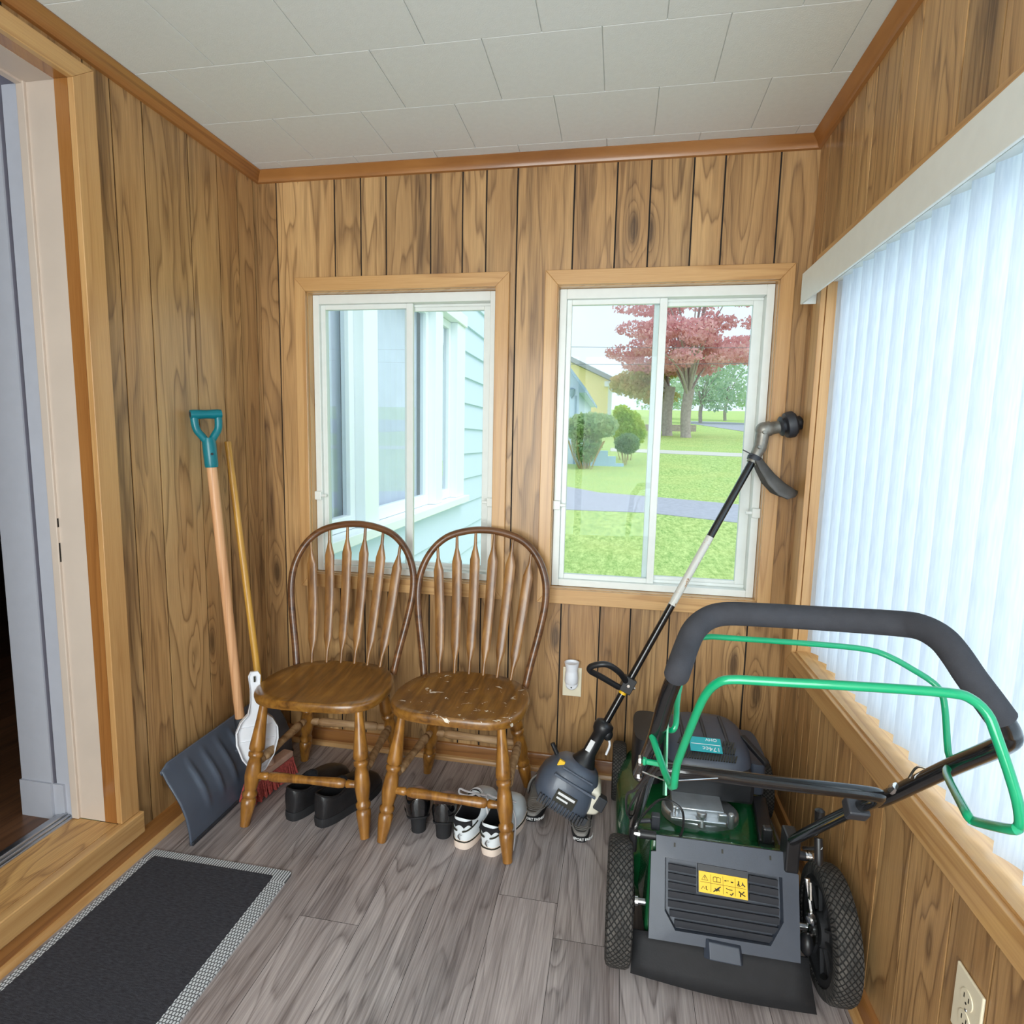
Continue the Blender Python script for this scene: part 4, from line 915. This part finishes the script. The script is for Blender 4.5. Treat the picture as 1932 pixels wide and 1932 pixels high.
wheel((1.470, -.126, .1035), .1025, .048, 8, 1); wheel((1.962, -.126, .1035), .1025, .048, 8, -1)
m = MB(); m.tube([(1.50, -.790, .145), (1.935, -.790, .145)], .008, 10).tube([(1.49, -.126, .103), (1.94, -.126, .103)], .007, 10); m.build('axle', M_alu, mw)
MB().lathe((1.504, -.79, .145), (1.516, -.79, .145), [(0, .028), (.3, .03), (.35, .012), (1, .012)], 20).build('hub_washer', M_chrome, mw, smooth=40)
MB().lathe((1.930, -.79, .145), (1.915, -.79, .145), [(0, .036), (.3, .038), (.35, .018), (1, .016)], 20).build('hub_washer', M_chrome, mw, smooth=40)
MB().tube([(1.918, -.81, .15), (1.912, -.83, .21), (1.905, -.80, .28)], .006, 8).build('height_linkage', M_chrome, mw)
MB().lathe((1.912, -.835, .205), (1.900, -.84, .205), [(0, .014), (.6, .014), (.7, .008), (1, .008)], 14).build('linkage_bolt', M_chrome, mw, smooth=40)
MB().obox((1.906, -.815, .262), (.002, 0, 0), (0, .006, .018), (0, .010, -.004)).build('height_notch_plate', M_chrome, mw, smooth=0)
for y, z in ((-.135, .118), (-.16, .10)): MB().lathe((1.500, y, z), (1.514, y, z), [(0, .009), (1, .008)], 10).build('linkage_bolt', M_chrome, mw, smooth=40)
# gear cover below the rear door sides
MB().ball((1.903, -.835, .140), (.016, .022, .026), 14, 10).build('gearbox', M_black, mw)
# engine: silver base, black shroud, slotted cover, filter, tank
m = MB(); m.loft([[(1.695+.108*math.cos(q)*s, -.530+.078*math.sin(q)*s, z) for q in [2*PI*i/36 for i in range(36)]] for s, z in ((1, .228), (1, .250), (.93, .256))])
m.obox((1.682, -.550, .268), (.070, 0, 0), (0, .040, 0), (0, 0, .018)).obox((1.680, -.600, .262), (.075, 0, 0), (0, .012, 0), (0, 0, .006)).lathe((1.690, -.608, .245), (1.690, -.598, .285), [(0, .011), (.6, .009), (.7, .014), (1, .014)], 14)
m.lathe((1.768, -.600, .250), (1.768, -.600, .292), [(0, .009), (1, .009)], 10).lathe((1.625, -.585, .250), (1.625, -.585, .285), [(0, .009), (1, .009)], 10).obox((1.745, -.602, .272), (.012, 0, 0), (0, .006, 0), (0, 0, .018))
m.build('engine_block', M_steel, mw, smooth=35, bevel=.003)
MB().box(1.598, 1.846, -.515, -.26, .268, .352).build('engine_base', M_black, mw, smooth=0, bevel=.012)
rg = []
for x0, x1, y0, y1, z, e in ((1.600, 1.850, -.49, -.19, .325, .5), (1.596, 1.856, -.49, -.185, .352, .5), (1.606, 1.850, -.478, -.190, .376, .52), (1.630, 1.830, -.44, -.21, .395, .6), (1.66, 1.80, -.40, -.24, .400, .7)):
    rg.append(dring(x0, x1, y0, y1, z, e))
cvo = MB().loft(rg).build('engine_cover', M_grey, mw, smooth=50)
m = MB()                                                   # grille bars and slots over the back of the cover
def CV(u, v, o=0): # u across, v from rear rim (0) to top (1)
    y = -.482+.082*v; z = .3755+(.040*v if v < .5 else .02+.010*(v-.5)); return Vector((u, y, z+o))
for i in range(22):
    for j in range(3):
        u = 1.640+i*.0075
        if 1.664 < u < 1.766 and j > 0: continue
        m.obox(CV(u, .12+.30*j, .0015), (.0022, 0, 0), Vector((.004, .010, .0045)), (0, -.001, .002))
m.build('grille_slots', M_ink, cvo, smooth=0)
m = MB()
for x in (1.655, 1.722, 1.785): m.tube([(x, -.435, .394), (x, -.33, .401), (x, -.24, .399)], .006, 8)
m.build('cover_rib', M_greyd, cvo)
lc = (1.715, -.440, .4015); le = Vector((.046, 0, 0)); lf = Vector((0, .027, .0085)); lnv = le.cross(lf).normalized()
m = MB(); m.obox(lc, le, lf, lnv*.0015); lbo = m.build('engine_label', M_tealL, mw, smooth=0, bevel=.001)
lt = Vector(lc)
def lf_fn(x, y, z): return lt+lnv*(.0017+z)-le.normalized()*x-lf.normalized()*y-Vector(mw.location)
text_mesh('lettering', '174cc', .022, M_inkw, lambda x, y, z: lf_fn(x-.015, y+.016, z), lbo)
text_mesh('lettering', 'OHV', .016, M_inkw, lambda x, y, z: lf_fn(x-.018, y-.020, z), lbo)
m = MB(); m.obox(lt+lnv*.0018, le*.92, lf.normalized()*.0009, lnv*.0003); m.build('label_line', M_inkw, lbo, smooth=0)
for q in [k for k in bpy.data.objects if k.name.startswith('lettering') and k.parent == lbo]: q.location = (0, 0, 0)
m = MB(); m.loft([dring(1.505, 1.598, -.44, -.23, z, e) for z, e in ((.255, .5), (.275, .5), (.375, .5), (.392, .6))]); m.build('air_filter', M_black, mw, smooth=45, bevel=.0)
MB().obox((1.868, -.385, .372), Vector((.026, -.052, -.014)), Vector((.008, .004, .0)), (0, 0, .007)).build('starter_guard', M_black, mw, smooth=0, bevel=.003)
m = MB(); m.loft([dring(1.842, 1.905, -.42, -.20, z, .55) for z in (.25, .26, .335, .345)]); m.build('fuel_tank', M_grey, mw, smooth=40)
MB().obox((1.868, -.53, .238), Vector((.014, .11, -.004)), (.020, 0, 0), (0, .001, .012)).build('side_chute_cover', M_black, mw, smooth=0, bevel=.004)
# handles
def tube_part(name, pts, r, mat, n=14, sm=4): return MB().tube(smooth_path(pts, sm), r, n).build(name, mat, mw)
Lb, Rb = (1.500, -.715, .292), (1.868, -.775, .352)
jl, jr = (1.499, -1.196, .741), (1.880, -1.185, .733)
tube_part('lower_handle', [Lb, (1.4995, -.95, .51), (1.499, -1.150, .698), (1.506, -1.182, .727), (1.535, -1.196, .740), (1.694, -1.191, .735), (1.845, -1.190, .735), (1.872, -1.170, .718), (1.874, -1.12, .672), (1.872, -1.0, .562), Rb], .0115, M_blackm)
tube_part('upper_handle', [(1.484, -1.135, .690), (1.490, -1.20, .757), (1.497, -1.285, .843), (1.506, -1.324, .923), (1.518, -1.346, .981), (1.533, -1.309, 1.005), (1.544, -1.295, 1.024), (1.563, -1.279, 1.037), (1.588, -1.274, 1.045), (1.629, -1.276, 1.048), (1.724, -1.279, 1.050), (1.808, -1.314, 1.060), (1.830, -1.336, 1.063), (1.843, -1.360, 1.057), (1.851, -1.380, 1.043), (1.862, -1.396, 1.021), (1.878, -1.407, .997), (1.897, -1.409, .972), (1.908, -1.403, .957), (1.912, -1.397, .944), (1.920, -1.354, .909), (1.923, -1.261, .830), (1.911, -1.145, .715), (1.905, -1.10, .672)], .0125, M_blackm)
tube_part('foam_grip', [(1.516, -1.344, .970), (1.5185, -1.346, .981), (1.533, -1.309, 1.005), (1.544, -1.295, 1.024), (1.563, -1.279, 1.037), (1.588, -1.274, 1.045), (1.629, -1.276, 1.048), (1.724, -1.279, 1.050), (1.808, -1.314, 1.060), (1.830, -1.336, 1.063), (1.843, -1.360, 1.057), (1.851, -1.380, 1.043), (1.862, -1.396, 1.021), (1.878, -1.407, .997), (1.893, -1.409, .977)], .0178, M_foam, 18)
tube_part('brake_bail', [(1.490, -1.300, .850), (1.513, -1.387, .823), (1.516, -1.411, .872), (1.526, -1.469, .966), (1.533, -1.493, 1.007), (1.542, -1.509, 1.029), (1.556, -1.516, 1.038), (1.595, -1.519, 1.041), (1.698, -1.530, 1.049), (1.764, -1.538, 1.053), (1.783, -1.540, 1.050), (1.797, -1.544, 1.038), (1.804, -1.550, 1.019), (1.821, -1.559, .967), (1.828, -1.561, .939), (1.830, -1.557, .927), (1.825, -1.554, .922), (1.831, -1.495, .890), (1.828, -1.486, .888), (1.833, -1.465, .887), (1.892, -1.316, .848), (1.918, -1.271, .837)], .0052, M_greenb, 10, 3)
tube_part('drive_bail', [(1.502, -1.262, .850), (1.514, -1.270, .850), (1.521, -1.279, .853), (1.527, -1.277, .864), (1.532, -1.241, .897), (1.548, -1.219, .966), (1.568, -1.213, .986), (1.632, -1.202, .985), (1.766, -1.188, .981), (1.830, -1.187, .978), (1.859, -1.193, .971), (1.888, -1.200, .957), (1.917, -1.207, .940), (1.926, -1.218, .926), (1.927, -1.231, .899), (1.922, -1.258, .853), (1.925, -1.270, .841)], .0048, M_greenb, 10, 3)
m = MB(); m.obox((1.512, -1.30, .815), (.0015, 0, 0), (0, -.016, .010), (0, .016, .050)).lathe((1.478, -1.285, .800), (1.512, -1.290, .800), [(0, .0065), (.15, .0065), (.2, .0045), (1, .0045)], 10); m.build('bail_bracket', M_greenb, mw, smooth=30)
for p_, q_ in (((1.472, -1.285, .800), (1.479, -1.285, .800)), ((1.903, -1.150, .722), (1.903, -1.163, .738)), ((1.478, -1.16, .70), (1.486, -1.16, .70))):
    MB().lathe(p_, q_, [(0, .008), (.5, .009), (1, .0065)], 8).build('handle_bolt', M_chrome, mw, smooth=30)
MB().tube(smooth_path([(1.902, -1.20, .775), (1.912, -1.20, .795), (1.926, -1.21, .796), (1.930, -1.22, .78)], 4), .002, 6).build('cable_guide', M_chrome, mw)
MB().tube([(1.478, -1.30, .79), (1.515, -1.31, .785), (1.60, -1.25, .765)], .0012, 5).build('bail_wire', M_chrome, mw)
m = MB(); m.obox((1.868, -1.105, .655), (.018, 0, 0), (0, -.012, -.011), (0, .010, -.012)).build('handle_clamp', M_greyd, mw, smooth=0, bevel=.004)
# brackets, fold levers, cables
for c_, a_, b_, d_ in (((1.872, -.765, .325), .016, .028, .045), ((1.500, -.72, .285), .010, .03, .04), ((1.838, -.69, .305), .012, .010, .022)):
    MB().obox(c_, (a_, 0, 0), (0, b_, 0), (0, 0, d_)).build('handle_bracket', M_black, mw, smooth=0, bevel=.005)
m = MB(); m.lathe((1.902, -.846, .488), (1.902, -.850, .448), [(0, .006), (.1, .011), (.9, .010), (1, .006)], 12).tube([(1.902, -.850, .45), (1.897, -.845, .425)], .006, 8).lathe((1.900, -.858, .425), (1.898, -.880, .375), [(0, .009), (.8, .0095), (1, .006)], 12); m.build('height_lever', M_black, mw)
MB().tube([(1.895, -.79, .350), (1.903, -.862, .402), (1.901, -.872, .412)], .0042, 8).build('lever_rod', M_chrome, mw)
m = MB(); m.obox((1.556, -.715, .318), (.011, 0, 0), (0, .010, 0), (0, 0, .020)).tube([(1.512, -.715, .312), (1.545, -.715, .318)], .006, 8); m.build('fold_knob', M_greyd, mw, smooth=0, bevel=.003)
MB().tube(smooth_path([(1.498, -1.29, .80), (1.476, -1.20, .70), (1.466, -1.05, .59), (1.474, -.93, .47), (1.498, -.80, .38), (1.520, -.70, .30)], 6), .0028, 6).build('control_cable', M_black, mw)
MB().tube(smooth_path([(1.508, -1.27, .79), (1.490, -1.12, .655), (1.478, -.95, .50), (1.488, -.78, .36), (1.520, -.60, .26)], 6), .0028, 6).build('control_cable', M_black, mw)
MB().tube(smooth_path([(1.500, -.80, .36), (1.57, -.66, .345), (1.625, -.655, .325), (1.630, -.69, .30), (1.615, -.745, .30)], 6), .0034, 6).build('control_cable', M_black, mw)

# ------------------------------------------------------------ outdoors
GS = .068
def gz(y): return -.7 if y < 4 else -.7+GS*(y-4)
def grass_mat():
    t = NT('lawn_grass'); o = t.obj(); x, y, z = t.sep(o)
    a = t.maprange(t.noise(t.comb(t.math('MULTIPLY', x, 14.), t.math('MULTIPLY', y, 5.), z), 1, 6, .8), .34, .66); b = t.noise(o, .7, 3, .6)
    c = t.mix(a, lin(112, 158, 66), lin(214, 234, 150)); c = t.mix(t.maprange(b, .4, .7, 0, .4), c, lin(206, 214, 130))
    t.set(Base_Color=c, Roughness=.9); t.bump(a, .6, .02); return t.m
M_grass = grass_mat()
M_asph = plain('pale_asphalt', lin(168, 170, 182), .9, var=.08, vscale=9)
M_walk = plain('pale_concrete', lin(206, 204, 196), .9, var=.05)
M_siding = plain('pale_siding', lin(212, 229, 249), .5, var=.01)
M_sidedark = plain('shadow_gap', lin(120, 140, 150), .8)
M_wframe = plain('house_window_white', lin(240, 246, 250), .4, var=.01)
M_yhouse = plain('yellow_clapboard', lin(255, 238, 178), .6, var=.02)
M_roof = plain('grey_shingles', lin(170, 176, 184), .9, var=.1)
M_soffit = plain('blue_grey_soffit', lin(150, 176, 196), .7)
M_bark = plain('grey_bark', lin(178, 166, 164), .9, var=.15, vscale=6)
M_twig = plain('pale_twigs', lin(176, 156, 118), .9, var=.2)
M_cable = plain('cable_grey', lin(120, 126, 134), .8)
def leaf_mat(name, a, b, c):
    t = NT(name); t.n.remove(t.b); n = t.noise(t.obj(), 1.6, 4, .7); n2 = t.noise(t.obj(), 9, 1); d = t.new('ShaderNodeBsdfDiffuse'); tr = t.new('ShaderNodeBsdfTranslucent'); mx = t.new('ShaderNodeMixShader')
    col = t.mix(n2, t.ramp(n, [(.35, a), (.5, b), (.65, c)]), b); t.l.new(col, d.inputs[0]); t.l.new(col, tr.inputs[0]); mx.inputs[0].default_value = .5
    t.l.new(d.outputs[0], mx.inputs[1]); t.l.new(tr.outputs[0], mx.inputs[2]); t.l.new(mx.outputs[0], t.out.inputs[0]); return t.m
M_red = leaf_mat('red_maple_leaves', lin(216, 160, 168), lin(234, 186, 190), lin(246, 212, 208))  # maple leaves and bark paled, air haze put into their colour
M_org = leaf_mat('turning_leaves', lin(236, 188, 150), lin(214, 206, 150), lin(172, 194, 134))
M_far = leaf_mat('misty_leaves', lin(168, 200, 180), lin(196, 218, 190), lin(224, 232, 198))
M_hedge = leaf_mat('hedge_leaves', lin(136, 182, 164), lin(178, 202, 150), lin(222, 226, 176))
M_ygreen = leaf_mat('yellow_green_leaves', lin(120, 166, 52), lin(174, 204, 84), lin(226, 222, 96))
M_dgreen = leaf_mat('dark_shrub_leaves', lin(104, 142, 108), lin(146, 178, 126), lin(188, 206, 146))
def sheet(name, pts, mat, label, lift=.0, thick=.25):
    m = MB(); n = len(pts); P = [(x, y, gz(y)+lift) for x, y in pts]
    m.loft([P, [(x, y, z-thick) for x, y, z in P]]); return struct(m.build(name, mat, smooth=0), label, 'ground')
m = MB(); xs = [-70, 100]; ys = [.125, 4, 160]
m.add([(x, y, gz(y)) for y in ys for x in xs], [(0, 1, 3, 2), (2, 3, 5, 4)]); m.add([(-70, .125, -1.6), (100, .125, -1.6), (100, 160, -1.6), (-70, 160, -1.6)], [(0, 1, 2, 3)])
struct(m.build('lawn', M_grass, smooth=0), 'mown green lawn rising gently from the porch', 'lawn')
sheet('driveway', [(-8, 10.9), (.24, 10.83), (2.08, 10.87), (4.12, 10.08), (8, 8.6), (30, 4.5), (30, 7.0), (9, 10.8), (4.58, 12.31), (2.17, 13.16), (.94, 13.49), (-.06, 14.43), (-8, 17)], M_asph, 'pale asphalt driveway crossing the lawn', .012)
sheet('sidewalk', [(1.0, 26.6), (7.1, 25.2), (30, 21), (30, 23.0), (7.5, 27.0), (1.0, 28.6)], M_walk, 'narrow concrete walk across the far lawn', .02)
sheet('road', [(8.8, 66), (12, 45), (16.5, 36.5), (60, 20), (70, 60), (20, 62), (13, 72), (9.5, 72)], M_asph, 'grey road curving past the trees', .03)

# the house next door to the porch: lap siding and a bank of windows
XF = -.055; hole = (.30, 3.14, .715, 2.40)
m = MB(); lap = .24; z = -.76
while z < 3.6:
    for q in free_rects(.125, 6.6, z, z+lap, [hole]):
        f = lambda zz: XF+.024*(1-(zz-z)/lap)
        m.add([(XF-.03, q[0], q[2]), (f(q[2]), q[0], q[2]), (f(q[2]), q[1], q[2]), (XF-.03, q[1], q[2]), (XF-.03, q[0], q[3]), (f(q[3]), q[0], q[3]), (f(q[3]), q[1], q[3]), (XF-.03, q[1], q[3])],
              [(0, 1, 2, 3), (7, 6, 5, 4), (1, 5, 6, 2), (0, 4, 5, 1), (2, 6, 7, 3), (0, 3, 7, 4)])
    z += lap
struct(m.build('wall_house', M_siding, smooth=0), 'pale lap siding of the house beyond the left window', 'wall')
hw = thing('window_5', 'bank of tall white windows in the siding of the house', 'window', (XF, 1.7, .7)); hw['kind'] = 'structure'
for y0, y1 in ((.955, 1.15), (2.27, 2.45), (2.88, 3.139), (.301, .40)): MB().box(XF-.06, XF+.055, y0, y1, .775, 2.30).build('post', M_wframe, hw, smooth=0, bevel=.004)
MB().box(XF-.06, XF+.075, .301, 3.139, 2.301, 2.399).build('header', M_wframe, hw, smooth=0, bevel=.004)
MB().box(XF-.06, XF+.10, .301, 3.18, .716, .774).build('sill', M_wframe, hw, smooth=0, bevel=.004)
M_hglass = glass_mat('house_glass', (.97, .98, 1, 1), 1.0)
M_curtain = plain('pale_curtain', lin(222, 232, 242), .9, var=.05, vscale=5)
for y0, y1 in ((.401, .954), (1.151, 2.269), (2.451, 2.879)):
    e = .062
    o = MB().box(XF-.055, XF-.005, y0, y0+e, .776, 2.299).box(XF-.055, XF-.005, y1-e, y1, .776, 2.299).box(XF-.055, XF-.005, y0+e, y1-e, .776, .776+e*1.3).box(XF-.055, XF-.005, y0+e, y1-e, 2.299-e, 2.299).build('sash', M_wframe, hw, smooth=0, bevel=.004)
    MB().box(XF-.034, XF-.030, y0+e, y1-e, .776+e*1.3, 2.299-e).build('pane', M_hglass, o, smooth=0)
    m = MB(); m.grid(lambda u, v: (XF-.10+.012*math.sin(u*(y1-y0)*60), y0+(y1-y0)*u, .75+1.58*v), 60, 1); m.build('curtain', M_curtain, hw, smooth=60)
def bunch(name, centres, n, size, mat, parent, seed, flat=1.0):
    """leaves scattered through a set of ellipsoids: one foliage mesh of one plant"""
    r = random.Random(seed); vs_ = []; fs = []; tot = sum(c[3]*c[4]*c[5] for c in centres)
    for c in centres:
        for k in range(max(3, int(n*c[3]*c[4]*c[5]/tot))):
            while True:
                a, b, d = r.uniform(-1, 1), r.uniform(-1, 1), r.uniform(-1, 1); q = a*a+b*b+d*d
                if .25 < q < 1: break
            p = Vector((c[0]+a*c[3], c[1]+b*c[4], c[2]+d*c[5])); s = size*r.uniform(.6, 1.3)
            u = Vector((r.uniform(-1, 1), r.uniform(-1, 1), r.uniform(-1, 1)*flat)).normalized(); w = Vector((r.uniform(-1, 1), r.uniform(-1, 1), r.uniform(-1, 1))); w = u.cross(w).normalized()
            i = len(vs_); vs_ += [p-u*s, p+w*s*.6, p+u*s, p-w*s*.6]; fs.append((i, i+1, i+2, i+3))
    off = Vector(parent.location); me = bpy.data.meshes.new(name); me.from_pydata([tuple(v-off) for v in vs_], [], fs); me.materials.append(mat)
    o = bpy.data.objects.new(name, me); C.objects.link(o); o.parent = parent; return o
def tree(label, x, y, h_trunk, r0, crown, n, size, mat, seed, group=None):
    z0 = gz(y); t = thing('tree', label, 'tree', (x, y, z0), 0, group); r = random.Random(seed)
    m = MB(); m.tube(smooth_path([(x, y, z0-.2), (x-.1, y, z0+h_trunk*.5), (x+.05, y, z0+h_trunk)], 4), [r0*1.25]+[r0]*8, 10)
    for c in crown[::max(1, len(crown)//16)]:
        m.tube(smooth_path([(x, y, z0+h_trunk*.85), ((x*1.3+c[0]*.7)/2, (y+c[1])/2, (z0+h_trunk+c[2])/2), (c[0], c[1], c[2])], 4), [r0*.34, r0*.30, r0*.26, r0*.23, r0*.2, r0*.16, r0*.12, r0*.08, r0*.05], 7)
    m.build('trunk', M_bark, t); bunch('foliage', crown, n, size, mat, t, seed); return t
# red maple: spreading layered crown
rc = random.Random(4); crown = []
for k in range(95):
    a = rc.uniform(0, 2*PI); R_ = 4.9*math.sqrt(rc.random()); zc = 6.0+7.4*rc.random()
    lim = 4.9*math.sqrt(max(.05, 1-((zc-8.4)/5.4)**2)); R_ = min(R_, lim)
    crown.append((5.6+R_*math.cos(a), 39+R_*math.sin(a)*.8, zc+(.4*R_/4 if zc < 7 else 0), rc.uniform(.8, 1.5), rc.uniform(.8, 1.3), rc.uniform(.28, .6)))
tree('spreading red maple, the taller of the two lawn trees', 5.85, 39.2, 3.2, .34, crown, 21000, .135, M_red, 1, 'maples on the lawn')
tree('smaller orange green maple left of and behind the red one', 4.75, 41, 3.4, .36, [(3.0+1.4*math.cos(k), 42+1.2*math.sin(k*2.1), 4.6+.34*(k % 7), 1.2, 1.0, .6) for k in range(14)], 4200, .17, M_org, 2, 'maples on the lawn')
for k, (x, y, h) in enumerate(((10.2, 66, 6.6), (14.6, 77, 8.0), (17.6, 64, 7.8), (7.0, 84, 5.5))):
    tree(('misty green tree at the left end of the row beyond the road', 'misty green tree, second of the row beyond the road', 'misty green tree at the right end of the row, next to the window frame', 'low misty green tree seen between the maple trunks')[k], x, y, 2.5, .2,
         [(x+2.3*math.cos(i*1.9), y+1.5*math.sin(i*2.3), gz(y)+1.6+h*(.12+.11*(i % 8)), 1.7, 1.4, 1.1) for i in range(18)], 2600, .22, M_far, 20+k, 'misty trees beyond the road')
# clipped hedge shrub with bare stems, and two bushes
hx, hy = .42, 19.0
hs = thing('clipped_shrub', 'tall clipped shrub with bare stems in front of the white house', 'shrub', (hx, hy, gz(hy)))
m = MB(); rr = random.Random(9)
for k in range(22):
    a = rr.uniform(-.32, .32); b = rr.uniform(-.3, .3); m.tube([(hx-.14+a*.7, hy+b*.6, gz(hy)-.05), (hx-.16+a*1.5, hy+b, gz(hy)+.45), (hx-.1+a*2.3, hy+b*1.6, gz(hy)+1.0)], .016, 5)
m.build('stems', M_twig, hs)
bunch('foliage', [(hx+.0, hy, 1.85, .92, .7, .46), (hx-.45, hy, 1.75, .5, .5, .45), (hx+.45, hy, 1.85, .5, .5, .42), (hx-.15, hy, 1.2, .55, .5, .5), (hx-.15, hy, .85, .36, .4, .35)], 5200, .075, M_hedge, hs, 31)
b = thing('bush', 'yellow green bush behind the clipped shrub', 'bush', (1.72, 22.5, gz(22.5)))
m = MB(); [m.tube([(1.7+.1*k, 22.5, gz(22.5)-.05), (1.6+.2*k, 22.5, gz(22.5)+.9)], .02, 5) for k in range(-2, 3)]; m.build('stems', M_twig, b)
bunch('foliage', [(1.72, 22.5, 1.9, .66, .6, .72), (1.5, 22.5, 2.4, .4, .4, .45), (2.1, 22.5, 1.7, .4, .4, .5)], 2600, .08, M_ygreen, b, 32)
b = thing('bush', 'round dark green bush beside the pale blue steps', 'bush', (1.68, 20.6, gz(20.6)))
m = MB(); [m.tube([(1.66+.04*k, 20.6, gz(20.6)-.05), (1.66+.12*k, 20.6, gz(20.6)+.6)], .02, 5) for k in range(-1, 2)]; m.build('stems', M_twig, b)
bunch('foliage', [(1.72, 20.6, 1.25, .48, .45, .40)], 1800, .06, M_dgreen, b, 33)
# white house with a steep eave, concrete steps, wall lantern
nh = thing('neighbour_house', 'white house at the left edge of the right window, behind the shrub', 'house', (-3, 21, gz(20)))
MB().box(-6, -.15, 20.4, 30, gz(20)-.3, 3.25).build('wall', M_siding, nh, smooth=0)
MB().prism([(-6.5, 3.12), (.12, 3.12), (-3.2, 7.2)], lambda a, b_, d: (a, d, b_), 20.42, 30).build('gable', M_siding, nh, smooth=0)
m = MB(); m.prism([(.16, 3.05), (.16, 3.2), (-3.2, 7.45), (-3.2, 7.25)], lambda a, b_, d: (a, d, b_), 19.7, 30.2).prism([(-6.56, 3.05), (-6.56, 3.2), (-3.2, 7.45), (-3.2, 7.25)], lambda a, b_, d: (a, d, b_), 19.7, 30.2); m.build('roof', M_soffit, nh, smooth=0)
m = MB(); m.lathe((-.42, 20.33, 2.95), (-.42, 20.33, 3.3), [(0, .03), (.2, .09), (.75, .11), (.8, .13), (1, .02)], 8).tube([(-.42, 20.4, 3.05), (-.42, 20.33, 2.9)], .02, 6); m.build('lantern', M_soffit, nh)
MB().box(-.30, -.22, 20.36, 20.399, gz(20), 3.0).build('downpipe', M_soffit, nh, smooth=0)
sp_ = thing('porch_steps', 'pale blue concrete steps between the shrub and the round bush', 'steps', (1.1, 20.2, gz(20)))
M_blue = plain('pale_blue_concrete', lin(176, 208, 236), .8, var=.04)
for x1, z1 in ((1.02, .96), (1.32, .76), (1.62, .50)): MB().box(x1-.31 if x1 > 1.1 else -.1, x1-.0005, 20.0, 20.39, gz(20)-.1, z1).build('step', M_blue, sp_, smooth=0)
# yellow house beyond
yh = thing('yellow_house', 'yellow gabled house with white trim far behind the shrub', 'house', (-4, 46, gz(45)))
MB().prism([(-9, gz(45)-.5), (.55, gz(45)-.5), (.55, 6.0), (-4.2, 8.15), (-9, 6.0)], lambda a, b_, d: (a, d, b_), 45, 54).build('wall', M_yhouse, yh, smooth=0)
m = MB(); m.prism([(1.12, 5.75), (1.12, 6.1), (-4.2, 8.6), (-4.2, 8.2)], lambda a, b_, d: (a, d, b_), 44.5, 54.5).prism([(-9.6, 5.75), (-9.6, 6.1), (-4.2, 8.6), (-4.2, 8.2)], lambda a, b_, d: (a, d, b_), 44.5, 54.5); m.build('roof', M_roof, yh, smooth=0)
MB().box(.40, .70, 44.9, 45.2, gz(45)-.5, 5.75).build('corner_board', M_wframe, yh, smooth=0)
MB().box(.1, 1.1, 44.55, 44.95, 5.55, 5.95).build('eave_return', M_wframe, yh, smooth=0)
MB().box(2.2, 7.5, 47.5, 47.9, gz(47)-.2, gz(47)+.55).build('garden_wall', M_bark, smooth=0); tag(bpy.data.objects['garden_wall'], 'low grey retaining wall on the far lawn behind the maple trunks', 'wall')
for k, (za, zb, y) in enumerate(((7.1, 6.9, 32), (6.05, 6.5, 33))):
    q = [(-14+40*i/16, y, za+(zb-za)*i/16-.5*(1-((i-8)/8)**2)) for i in range(17)]
    tag(MB().tube(q, .014, 5).build('overhead_wire', M_cable), ('upper overhead wire crossing the sky above the yellow house', 'lower overhead wire crossing in front of the yellow house')[k], 'wire', 'overhead wires')
